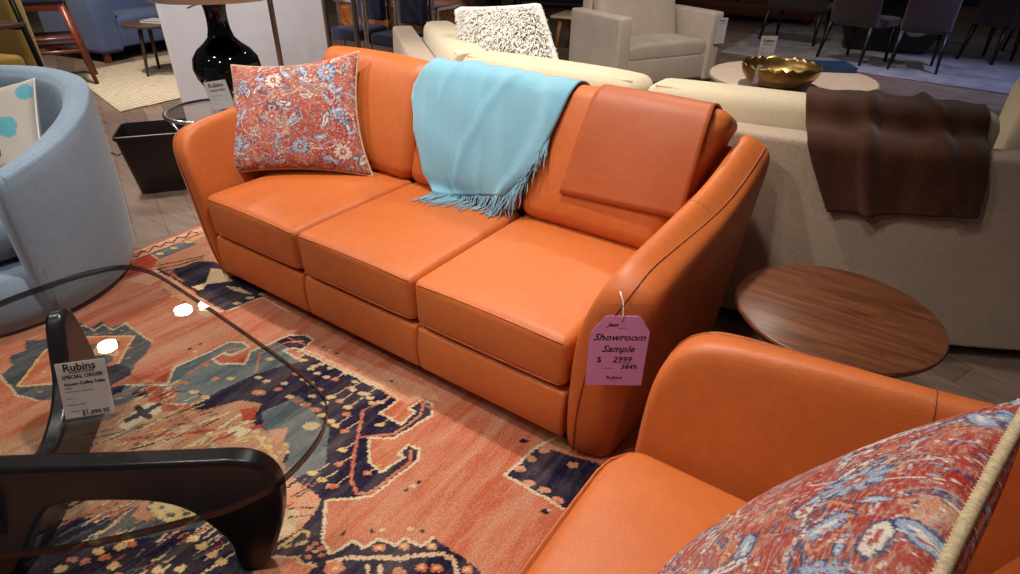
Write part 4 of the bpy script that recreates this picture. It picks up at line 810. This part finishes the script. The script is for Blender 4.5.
pp.tube([(.608*math.cos(R(BK+d)),.608*math.sin(R(BK+d)),bh(d)-.06) for d in range(A0,A1+1,4)],.0035,6); pp.build('rim_piping',BLUEF,ba)
M().lathe([(.50,.0),(.535,.02),(.55,.09),(.55,.24),(.50,.27),(0,.27)],48).build('base',BLUEF,ba)
M().lathe([(0,.28),(.40,.28),(.46,.30),(.475,.36),(.46,.42),(.40,.445),(0,.455)],40).build('seat_cushion',BLUEF,ba)
# pillow in that chair
def dots(cv,seed):
    cv.c[:]=PAL['white']; cv.c*=.86
    for (x,y,r,c) in ((.16,.03,.052,'aqua'),(.08,.13,.04,'aqua'),(.24,.19,.04,'aqua'),(.06,.0,.02,'gold'),(.12,-.16,.025,'peach'),(.04,.05,.018,'gold')): cv.disc(c,x,y,r,r*.95)
    g=random.Random(2)
    for k in range(22): 
        x=.06+g.uniform(-.06,.04); y=-.12+g.uniform(-.1,.08); cv.line('dark',.008,[(x,y),(x+.02,y+.03),(x+.015,y+.07)])
PAL['aqua']=(104,172,184)
DOT=attrmat('printed_cotton',300,None,.1,.4)
pc=Vector((bc[0]-.16,bc[1]+.02,.46))
pillow('throw_pillow','cream pillow with aqua dots leaning inside the pale blue armchair','pillow',(-.98,-.66,.47),(-.58,-.38,.47),(-.80,-.20,.90),(-1.16,-.46,.80),.15,'white',DOT,PAPERW,2,nu=110,nv=100,paint=dots,edge_w=.004)
# ------------------------------------------------------------------ waste bin, cord
wb=thing('waste_bin','tapered black plastic waste bin on the floor behind the orange sofa','waste bin',(-1.47,.53,0),R(55))
def bin_ring(w,d,z,r=.035,n=6):
    o=[]
    for (sx_,sy_,a0) in ((1,1,0),(-1,1,90),(-1,-1,180),(1,-1,270)):
        for k in range(n+1):
            an=R(a0+90*k/n); o.append((sx_*(w/2-r)+r*math.cos(an),sy_*(d/2-r)+r*math.sin(an),z))
    return o
rings=[bin_ring(.29,.23,0),bin_ring(.30,.24,.01),bin_ring(.375,.32,.36),bin_ring(.395,.34,.365),bin_ring(.395,.34,.385),bin_ring(.375,.32,.388),bin_ring(.36,.305,.36),bin_ring(.285,.185,.02)]
n_=len(rings[0]); m=M().add([p for r_ in rings for p in r_],[(k*n_+i,k*n_+(i+1)%n_,(k+1)*n_+(i+1)%n_,(k+1)*n_+i) for k in range(len(rings)-1) for i in range(n_)]+[tuple(range(n_)),tuple((len(rings)-1)*n_+i for i in range(n_))])
m.build('bin_body',BLACKP,wb,angle=40)
cp=[at(x,y,z=.006) for x,y in ((100,150),(112,153),(118,155),(124,152),(131,153),(140,160))]
tag(M().tube([p[:] for p in cp],.005,6).build('power_cord',BLACKP),'thin black cord on the floor beside the waste bin','cord')
# ------------------------------------------------------------------ chrome lamp table, vase lamp
lt=thing('accent_table','round glass accent table with chrome rim behind the orange sofa arm','side table',(-.91,.66,0))
M().lathe([(0,.557),(.262,.557),(.262,.563),(0,.563)],64).build('glass_top',GLASS,lt,smooth=False)
M().tube([(.268*math.cos(k*math.pi/32),.268*math.sin(k*math.pi/32),.559) for k in range(64)],.012,10,closed=True).build('chrome_rim',PEWTER,lt)
M().tube([(.20*math.cos(k*math.pi/32),.20*math.sin(k*math.pi/32),.012) for k in range(64)],.011,10,closed=True).build('chrome_base_ring',PEWTER,lt)
for k in range(3):
    an=R(20+120*k); M().tube([(.262*math.cos(an),.262*math.sin(an),.555),(.14*math.cos(an),.14*math.sin(an),.3),(.20*math.cos(an),.20*math.sin(an),.012)],.008,8).build('leg',PEWTER,lt)
vl=thing('table_lamp','black glazed vase lamp on the chrome rimmed accent table','lamp',(-.95,.82,.565))
prof=[(.075,-.0),(.08,.006),(.10,.03),(.145,.075),(.178,.13),(.188,.18),(.178,.235),(.145,.28),(.10,.315),(.072,.345),(.060,.39),(.056,.44),(.058,.49),(.066,.53),(.078,.56),(.080,.566),(.07,.566),(0,.566)]
prof=[(r_,z_ if z_<.05 else z_+.028) for r_,z_ in prof]; M().lathe(prof,56).build('vase_body',GLOSSB,vl)
M().lathe([(.07,.594),(.055,.603),(.02,.606),(.012,.63),(.012,.66)],20).build('neck_cap',PEWTER,vl)
M().lathe([(.33,.575),(.26,.93),(.258,.93),(.328,.575)],56).build('lamp_shade',SHADE,vl)
cord_=M().tube([(.02,-.02,.57),(-.02,-.10,.545),(-.05,-.13,.53)],.004,6).build('pull_tag',PAPERW,vl)
o1=at(219,107,X=-.90); o2=at(240,104,X=-.80)
card('price_sign','white price card standing on the accent table in front of the black vase lamp','sign',(o1.x+.02,o1.y-.05,.566),(o2-o1).normalized()*1.0,(0,0,1),.135,.165,PAPERW,
 [('Rubins',.066,.128,.032,0,'CENTER'),('SPECIAL ORDER',.07,.106,.012,0,'CENTER'),('------- ----- ----',.02,.078,.010,0,'LEFT'),('----- -----',.02,.058,.009,0,'LEFT'),('----',.02,.035,.009,0,'LEFT')],INK)
# white partition and floor lamp
pa=Vector((-3.28,1.70,0)); ax_=at(326,25,Y=3.1); pb=Vector((ax_.x,ax_.y,0)); dd=(pb-pa); ln=dd.length; an=math.atan2(dd.y,dd.x)
pt_=thing('display_partition','tall white freestanding display partition behind the black vase lamp','partition',(pa.x,pa.y,0),an)
M().rbox(ln/2,.06,1.2,ln,.12,2.4,.004).build('panel',WHITEP,pt_,smooth=False)
fl=at(283,75,Y=1.75); fo=thing('floor_lamp','slim metal floor lamp pole standing before the white partition','lamp',(fl.x,fl.y,0))
M().lathe([(.15,0),(.15,.015),(.03,.03)],32).build('lamp_base',CHAMP,fo)
M().lathe([(.02,.03),(.02,1.7)],16).build('pole',CHAMP,fo)
M().lathe([(.22,1.55),(.18,1.85),(.178,1.85),(.218,1.55)],40).build('lamp_shade',SHADE,fo)
# ------------------------------------------------------------------ generic upholstered seat (faces local -y)
def seat(name,label,cat,loc,rz,W,D,mat,aw=.16,ah=.62,bhgt=.85,sh=.44,n=1,leg=.0,group=None,r=.04,flare=0,legmat=None,bt=.16,front_legs=None):
    t=thing(name,label,cat,loc,rz,group); legmat=legmat or DARKW; lb=max(leg,.02)
    M().rbox(0,0,(lb+sh-.16)/2+lb/2*0+.0,W-2*aw+.02,D-.06,sh-.16-lb+.0,.02,T=Matrix.Translation((0,0,lb/2))).build('seat_base',mat,t)
    for s in (-1,1):
        M().rbox(s*(W/2-aw/2),-.0,(lb+ah)/2,aw,D,ah-lb,r,(2,6,6),3,fn=lambda x,y,z,s=s:(x+s*flare*max(0,z/ah+.4),y,z)).build('arm',mat,t)
    w=(W-2*aw)/n
    for i in range(n):
        M().rbox(-W/2+aw+(i+.5)*w,-.06,sh-.08,w-.006,D-.18,.16,.045,(8,8,1),3,fn=lambda x,y,z:(x,y,z+(.02*(1-(2*x/w)**4) if z>0 else 0))).build('seat_cushion',mat,t)
        M().rbox(-W/2+aw+(i+.5)*w,D/2-bt-.10,sh+.20,w-.006,.17,bhgt-sh+.02,.06,(8,3,8),3,fn=lambda x,y,z:(x,y-(.03*(1-(2*x/w)**4) if y<0 else 0)+z*.25,z)).build('back_cushion',mat,t)
    M().rbox(0,D/2-bt/2,(lb+bhgt)/2,W-2*aw+.04,bt,bhgt-lb,r,(4,2,4),3).build('back_frame',mat,t)
    for sx_ in (-1,1):
        for sy_ in (-1,1): M().rbox(sx_*(W/2-.07),sy_*(D/2-.07),lb/2+.01,.06,.06,lb+.02,.005).build('leg',legmat,t)
    return t
# oatmeal armchair
a1=at(630,66,z=.28); a2=at(707,58,z=.28); dv=(a2-a1); dv.z=0; rz=math.atan2(dv.y,dv.x)
ctr=(a1+a2)/2; ex=dv.normalized(); ey=Vector((-ex.y,ex.x,0))
gc=Vector((ctr.x,ctr.y,0))+ey*.43-ex*.03
GA=seat('upholstered_armchair','oatmeal tweed armchair with square arms behind the cream sofa','armchair',(gc.x,gc.y,0),rz,dv.length+.32,.90,GREY,.16,.74,1.05,.46,1,.05,r=.03)
def local(o,p): return (o.matrix_world.inverted()@Vector(p))
bpy.context.view_layer.update()
wv=GA.matrix_world@Vector(((dv.length+.32)/2-.11,-.47,.42)); xdir=GA.matrix_world.to_3x3()@Vector((1,0,0))
card('price_sign','white price tag hanging on the oatmeal armchair arm','sign',(wv.x,wv.y,wv.z),xdir,(0,0,1),.15,.27,PAPERW,[('Rubins',.075,.225,.036,0,'CENTER'),('SPECIAL ORDER',.075,.20,.013,0,'CENTER'),('------ -----',.02,.165,.013,0,'LEFT'),('------- -----',.02,.14,.012,0,'LEFT'),('---- -----',.02,.10,.012,0,'LEFT'),('--- --',.075,.05,.02,0,'CENTER')],INK,base=False)
# ------------------------------------------------------------------ round stone coffee table with bowl, book
tc=Vector((1.50,4.35,0)); tr=.66
rt_=thing('round_coffee_table','round pale stone coffee table behind the cream sofa','coffee table',(tc.x,tc.y,0))
M().lathe([(0,.40),(tr-.03,.40),(tr,.42),(tr,.44),(tr-.012,.452),(0,.452)],80).build('table_top',TRAV,rt_,angle=35)
M().lathe([(.30,0),(.30,.40)],48).build('drum_base',TRAV,rt_,angle=35)
b0=at(778,80,z=.50)
bw=thing('decorative_bowl','hammered gold bowl with a ragged rim on the round stone table','bowl',(b0.x,b0.y,.453))
def bowl(u,v):
    an=2*math.pi*u; rg=.5+.5*math.sin(an*17+math.sin(an*5)*1.8); 
    if v<.5: k=v*2; r=.07+.22*math.sin(k*math.pi/2)**.8; z=.005+.16*k**1.7+.022*rg*k**8
    else: k=(1-v)*2; r=(.07+.22*math.sin(k*math.pi/2)**.8)-.008; z=.013+.16*k**1.7+.022*rg*k**8-.002
    r*=1+.02*math.sin(an*9)*k*.4
    return (r*math.cos(an),r*math.sin(an),z)
m=M().grid(bowl,240,30,closeu=True); m.lathe([(0,.004),(.075,.004),(.075,.014),(0,.014)],24); m.build('bowl_shell',GOLD,bw)
o1=Vector((b0.x-.26,b0.y+.28,.453)); ex_=Vector(CR); ex_.z=0
card('price_sign','acrylic price card standing behind the gold bowl','sign',(o1.x,o1.y,.46),ex_,(0,0,1),.14,.31,PAPERW,[('Rubins',.07,.255,.032,0,'CENTER'),('SPECIAL ORDER',.07,.235,.011,0,'CENTER'),('------ -----',.02,.20,.014,0,'LEFT'),('---------',.02,.17,.013,0,'LEFT')],INK)
q=at(757,82,z=.50); 
card('bowl_tag','narrow white strip tag hung on the front of the gold bowl','tag',(b0.x-.125,b0.y-.272,.50),ex_,(.35,0,1),.045,.15,PAPERW,[('-',.022,.10,.03,0,'CENTER')],INK,acr=False)
k0=at(828,67,z=.47)
bk=thing('coffee_table_book','thick dark blue book lying on the round stone table','book',(k0.x,k0.y,.453),R(28))
M().rbox(0,0,.022,.36,.27,.036,.002).build('page_block',PAGES,bk,smooth=False)
M().rbox(0,0,.003,.38,.29,.005,.001).rbox(0,0,.043,.38,.29,.005,.001).rbox(0,-.145,.023,.38,.006,.045,.002).build('cover',BOOKB,bk,smooth=False)
# ------------------------------------------------------------------ dining group upper right
rg=[at(720,52,z=.006),at(1075,104,z=.006),at(1075,44,z=.006),at(775,21,z=.006)]
def rug_flat(name,label,pts,mat):
    c=sum(pts,Vector())/4; m=M()
    N=40
    def f(u,v):
        p=pts[0].lerp(pts[1],u).lerp(pts[3].lerp(pts[2],u),v); return (p.x-c.x,p.y-c.y,.008+.002*math.sin(u*40)*math.sin(v*40))
    m.grid(f,N,N); o=m.build(name,mat,solid=.008); o.location=(c.x,c.y,0); return tag(o,label,'rug')
RB=NT('greyed_wool_rug'); RB.base(RB.mix(RB.ramp(RB.noise(2.5,6,dist=1),[(.35,(0,0,0,1)),(.65,(1,1,1,1))]),rgb((160,150,144)),rgb((118,114,124)))); RB.set(Roughness=.95); RB.bump(RB.noise(120,3),.5,.004)
rug_flat('area_rug','grey blue rug under the dining table and chairs',rg,RB.m)
def dchair(label,fl,fr_,hl,seatc=PURPF,sc=1.0):
    """back view dining chair: fl, fr_ floor points of its two rear legs; hl depth"""
    fl,fr_=Vector(fl),Vector(fr_); c=(fl+fr_)/2; ex=(fr_-fl); w=ex.length; ex.normalize(); rz=math.atan2(ex.y,ex.x)
    t=thing('dining_chair',label,'chair',(c.x,c.y,0.016),rz,'upholstered dining chairs around the dark table')
    H=.50
    def bk_(x,y,z):
        return x,y-.05*(1-(2*x/(w*1.05))**2)-z*.12,z
    M().rbox(0,.04,H+.24,w*1.02,.10,.62,.04,(12,2,8),3,fn=bk_).build('backrest',seatc,t)
    M().rbox(0,.04+hl/2,H-.02,w*1.0,hl,.12,.04,(4,4,1),3).build('seat',seatc,t)
    for (x,y,dx,dy) in ((-w/2+.03,.03,-.05,-.06),(w/2-.03,.03,.05,-.06),(-w/2+.05,hl-.02,-.02,.03),(w/2-.05,hl-.02,.02,.03)):
        M().bar((x,y,H-.06),(x+dx*.6,y+dy,0),.05,.045,.026).build('leg',DARKW,t)
    return t
A=lambda x,y:at(x,y,z=0)
dchair('dining chair with plum brown back, nearest behind the gold bowl',A(818,58),A(860,67),.52)
dchair('plum brown dining chair directly in front of the pale oval on the table base',A(887,70),A(935,75),.52)
p_=A(760,40); q_=A(813,47); dchair('dining chair at the far left of the dining group near the cognac sofa',p_,q_,.5)
p_=A(953,63); q_=A(986,66); dchair('plum dining chair at the far right of the dining group',A(958,60),A(992,66),.5)
p_=A(1000,50); dchair('dining chair on the far side of the table at the picture edge',A(1002,52),A(1044,58),.5)
dt=at(886,50,z=0); dn=thing('dining_table','dark dining table on a heavy faceted pedestal','dining table',(dt.x,dt.y,.016),R(10))
m=M().prism([(-.55,0),(.42,0),(.62,.34),(.40,.70),(-.42,.70),(-.66,.30)],.55,(0,.27,0),(1,0,0),(0,0,1),(0,-1,0)); m.build('pedestal',DARKW,dn,smooth=False,bevel=.02)
M().lathe([(0,0),(.17,.0),(.17,.004),(0,.004)],32,ecc=1.0,T=Matrix.Translation((.30,-.285,.36))@Matrix.Rotation(R(90),4,'X')@Matrix.Rotation(R(25),4,'Z')@Matrix.Diagonal((1.1,.75,1,1))).build('pale_oval',simple('pale_oval_face',(170,156,140),.5,var=.3,vs=8),dn,smooth=False)  # pale mottled oval disc on the front of the pedestal
M().lathe([(0,.70),(.72,.70),(.75,.73),(.72,.76),(0,.76)],64).build('table_top',DARKW,dn,angle=35)
# cognac sofas far behind
f1=at(735,22,z=0); seat('leather_loveseat','cognac leather loveseat in the far background behind the oatmeal armchair','sofa',(f1.x-.1,f1.y+.6,0),R(5),2.6,1.0,COGNAC,.2,.62,.9,.44,2,.08)
f1=at(845,14,z=0); seat('leather_loveseat','tan leather seat in the far background behind the dining table','sofa',(f1.x,f1.y+.9,0),R(0),2.2,1.0,leather('tan_leather',(150,92,36),(130,78,30)),.2,.62,.9,.44,2,.10)
# low tables behind the sofa, brown cabinet
f1=at(600,18,z=.45)
el=thing('low_table','small light wood table beside the oatmeal armchair','table',(f1.x-.1,f1.y,0),R(12))
M().rbox(0,0,.46,1.0,.6,.035,.008).build('table_top',simple('maple_top',(206,178,136),.4,var=.1),el)
for (x,y) in ((-.42,-.24),(.42,-.24),(-.42,.24),(.42,.24)): M().bar((x*.9,y*.9,.445),(x,y,0),.055,.055,.03).build('leg',simple('honey_oak',(176,110,52),.4),el)
f1=at(560,12,z=0)
cb=thing('sideboard','long dark walnut sideboard far behind the shaggy pillow','sideboard',(f1.x+.1,f1.y+.9,0),R(14))
BRN=wood('umber_veneer',(86,60,48),(66,44,36),1,.5,axis=(9,9,.6))
M().rbox(0,0,.52,3.4,.5,.84,.01).build('body',BRN,cb,smooth=False)
for i in range(4): M().rbox(-1.27+.85*i,-.255,.52,.83,.02,.78,.006).build('door',BRN,cb,smooth=False)
for (x,y) in ((-1.5,-.18),(1.5,-.18),(-1.5,.18),(1.5,.18)): M().bar((x,y,.11),(x*1.02,y*1.1,0),.06,.06,.035).build('leg',DARKW,cb)
f1=at(455,10,Y=6.0)
dk=thing('display_cabinet','black lacquered cabinet in the dark behind the left end of the cream sofa','cabinet',(f1.x-.2,6.0,0),R(15))
BLK=simple('black_lacquer',(20,14,14),.3)
M().rbox(0,0,.78,1.6,.5,1.4,.01).build('body',BLK,dk,smooth=False)
for s in (-1,1): 
    d_=M().rbox(s*.39,-.258,.78,.76,.02,1.34,.006).build('door',BLK,dk,smooth=False); M().rbox(s*.06,-.276,.85,.015,.02,.16,.004).build('handle',PEWTER,d_)
for (x,y) in ((-.7,-.18),(.7,-.18),(-.7,.18),(.7,.18)): M().bar((x,y,.1),(x,y,0),.05,.05,.04).build('leg',BLK,dk)
# ------------------------------------------------------------------ chrome framed chairs and burl console behind the sofa
def tubechair(label,x0,x1,Yd,metal):
    t=thing('counter_chair',label,'chair',((x0+x1)/2,Yd,0),0,None); w=x1-x0
    for s in (-1,1):
        M().rbox(s*w/2,0,.62,.045,.03,1.24,.006).build('front_leg',metal,t); M().rbox(s*w/2,.42,.62,.045,.03,1.24,.006).build('rear_leg',metal,t)
        M().rbox(s*w/2,.21,1.22,.045,.42,.03,.006).build('arm_rail',metal,t)
    M().rbox(0,.21,.64,w-.05,.42,.10,.03,(4,4,1),3).build('seat',NAVYD,t); M().rbox(0,.38,.98,w-.05,.08,.5,.03,(4,2,4),3).build('backrest',NAVYD,t)
    M().rbox(0,.0,.30,w-.04,.025,.03,.005).build('footrest',metal,t)
    return t
tubechair('navy counter chair with champagne posts right beside the white partition',-2.17,-1.79,2.6,CHAMP)
tubechair('navy counter chair with silvery posts in front of the burl console',-1.66,-1.28,2.6,PEWTER)
c_=at(400,28,Y=3.5); zt_=at(400,4,Y=3.5).z; zb_=c_.z
bc_=thing('console_table','burl wood console with chrome posts behind the orange sofa','console table',(c_.x,3.5,0),R(4))
M().rbox(0,0,(zt_+zb_)/2,1.25,.42,zt_-zb_,.008).build('burl_case',BURL,bc_,smooth=False)
M().rbox(0,0,zt_+.02,1.32,.46,.04,.006).build('top_frame',PEWTER,bc_); M().rbox(0,0,zb_-.012,1.30,.45,.024,.004).build('lower_rim',PEWTER,bc_)
for (x,y) in ((-.62,-.2),(.62,-.2),(-.62,.2),(.62,.2)): M().rbox(x,y,zt_/2,.04,.04,zt_,.006).build('leg',PEWTER,bc_)
c_=at(447,10,Y=4.2)
wc=thing('wooden_cabinet','honey brown wooden cabinet end behind the burl console','cabinet',(c_.x-.32,4.3,0),R(20))
WB=wood('honey_veneer',(150,84,44),(118,62,30),1,.35,axis=(9,9,.6)); M().rbox(0,0,.62,.9,.45,1.16,.01).build('body',WB,wc,smooth=False)
M().rbox(0,-.235,.62,.84,.02,1.08,.006).build('door',WB,wc,smooth=False)
for (x,y) in ((-.38,-.16),(.38,-.16),(-.38,.16),(.38,.16)): M().rbox(x,y,.03,.04,.04,.06,.004).build('leg',DARKW,wc)
# ------------------------------------------------------------------ upper left: rug, slate sofa, round table, chairs
rg=[at(120,112,z=.006),at(186,97,z=.006),at(172,54,z=.006),at(70,74,z=.006)]
RC=NT('sand_woven_rug'); wv_=RC.n('ShaderNodeTexWave'); wv_.inputs['Scale'].default_value=6; wv_.inputs['Distortion'].default_value=6; wv_.inputs['Detail'].default_value=3; RC.l(RC.tc,wv_.inputs['Vector'])
RC.base(RC.ramp(wv_.outputs['Fac'],[(.2,rgb((150,132,110))),(.8,rgb((206,190,160)))])); RC.set(Roughness=.95); RC.bump(RC.noise(60,3),.6,.005)
rug_flat('area_rug','sand coloured textured rug under the small round brown table',rg,RC.m)
SL=seat('sofa','slate blue sofa with square arms behind the small round brown table','sofa',(-6.5,3.55,0),R(100),3.0,1.05,NAVYF,.30,.80,.95,.46,2,.10,legmat=REDW,r=.06)
t1=at(152,26,z=.50)
rb=thing('round_end_table','small round brown table on three tapered legs on the sand rug','side table',(t1.x,t1.y,.014))
M().lathe([(0,.49),(.27,.49),(.29,.505),(.29,.515),(.28,.522),(0,.522)],48).build('table_top',BRW,rb,angle=35)
for k in range(3):
    an=R(-75+120*k); M().tube([(.16*math.cos(an),.16*math.sin(an),.49),(.23*math.cos(an),.23*math.sin(an),0)],[.024,.014],10).build('leg',BRW,rb)
bb=thing('magazine','grey paperback magazine lying on the small round brown table','book',(t1.x+.05,t1.y+.04,.537),R(20))
M().rbox(0,0,.012,.26,.2,.020,.002).build('page_block',PAGES,bb,smooth=False); M().rbox(0,0,.025,.265,.205,.004,.001).build('cover',simple('grey_cover',(150,146,144),.5),bb,smooth=False)
# cherry wood counter stool
s0=at(98,85,z=0)
cs_=thing('counter_stool','cherry wood counter stool with splayed legs behind the pale blue armchair','stool',(s0.x,s0.y,0),R(66))
P_=[(0,0),(-.60,0),(0,.50),(-.60,.50)]
for (x,y) in P_: M().bar((-.3+(x+.3)*.7,.25+(y-.25)*.7,.78),(x,y,0),.06,.06,.036).build('leg',REDW,cs_)
for z in (.34,.46):
    k=1-.3*z/.78
    for yy in (-1,1): M().bar((-.3-.3*k,.25+yy*.25*k,z),(-.3+.3*k,.25+yy*.25*k,z),.05,.03).build('stretcher',REDW,cs_)
M().rbox(-.3,.25,.75,.46,.40,.07,.01).build('apron',REDW,cs_); M().rbox(-.3,.25,.81,.5,.44,.07,.03,(4,4,1),3).build('seat',NAVYD,cs_)
# mustard slipcovered armchair
o0=at(34,72,z=0)
seat('slipcovered_armchair','mustard slipcovered armchair far left behind the pale blue armchair','armchair',(-4.58,.56,0),R(108),.82,.80,OLIVE,.15,.96,1.10,.44,1,.02,r=.05)
# black iron end table
e0=at(28,50,Y=.62)
ie=thing('iron_end_table','black iron framed end table with brown top far left','side table',(-3.56,.42,0),R(20))
M().rbox(0,0,.80,.50,.46,.03,.006).build('table_top',BRW,ie)
for (x,y) in ((-.24,-.22),(.24,-.22),(-.24,.22),(.24,.22)): M().bar((x*.9,y*.9,1.12 if x>0 else .79),(x*1.1,y*1.1,0),.028,.028).build('leg',BLKM,ie)
for s_ in (-1,1): M().bar((-.21,s_*.19,.775),(.21,s_*.19,.775),.025,.025).build('rail',BLKM,ie)
# ------------------------------------------------------------------ light: ceiling spots of the showroom
def spot(x,y,z,tx,ty,tz,power,ang=60,blend=.5,col=(1,.9,.78),rad=.12):
    l=bpy.data.lights.new('spot_lamp','SPOT'); l.energy=power; l.spot_size=R(ang); l.spot_blend=blend; l.color=col; l.shadow_soft_size=rad
    o=bpy.data.objects.new('spot_lamp',l); COL.objects.link(o); o.location=(x,y,z); d=Vector((tx-x,ty-y,tz-z)); o.rotation_euler=d.to_track_quat('-Z','Y').to_euler(); return o
def disc(x,y,z,power,r=.12,col=(1,.93,.84)):
    l=bpy.data.lights.new('ceiling_lamp','AREA'); l.shape='DISK'; l.size=2*r; l.energy=power; l.color=col
    o=bpy.data.objects.new('ceiling_lamp',l); COL.objects.link(o); o.location=(x,y,z); return o
K=(1,.95,.88)
spot(.7,-1.7,3.1, .9,.1,.2, 105,75,.6,K,.07)
spot(.95,.42,3.1, 1.0,.2,.3, 250,95,.7,K,.07)
spot(-.9,-.9,3.1, -.2,.1,.4, 120,70,.6,K,.07)
spot(1.75,-.9,3.1, 2.5,-.4,.5, 115,70,.6,K,.07)
spot(1.4,-2.6,3.1, 2.3,1.5,.6, 48,50,.6,K,.06)
spot(1.2,2.4,3.1, 1.2,2.0,.9, 170,80,.7,(1,.92,.80),.08)
spot(1.3,3.5,3.1, .9,4.7,.4, 260,90,.7,(1,.93,.86),.08)
spot(3.2,7.0,3.1, 2.8,7.6,0, 260,60,.7,(.40,.52,1),.1)
spot(.8,7.5,3.1, .8,8.2,0, 80,80,.7,(1,.9,.8),.1)
spot(-1.9,.2,3.1, -1.7,1.6,.6, 300,95,.7,(1,.96,.95),.08)
spot(-2.0,2.2,3.1, -2.0,2.8,.8, 70,80,.7,K,.08)
spot(-4.2,1.4,3.1, -5.4,2.6,.2, 330,100,.7,(1,.93,.84),.1)
for (px,py) in ((183,309),(207,304),(107,345)):
    P=np.array(at(px,py,z=.448)); d=P-CAM; k=(3.0-.448)/-d[2]; disc(P[0]+d[0]*k,P[1]+d[1]*k,3.0,18,.085)
for (x,y) in ((-1.6,-2.2),(-.4,3.6),(.2,1.5),(-2.2,4.2)): disc(x,y,3.05,8,.06)
W=bpy.data.worlds.new('world'); SC.world=W; W.use_nodes=True; bg=W.node_tree.nodes['Background']; bg.inputs[0].default_value=(.80,.74,.78,1); bg.inputs[1].default_value=.07
vs_=SC.view_settings; vs_.view_transform='Standard'; vs_.look='None'; vs_.gamma=1; vs_.exposure=0.0; vs_.use_curve_mapping=False
SC.display_settings.display_device='sRGB'
SC.cycles.transparent_max_bounces=16
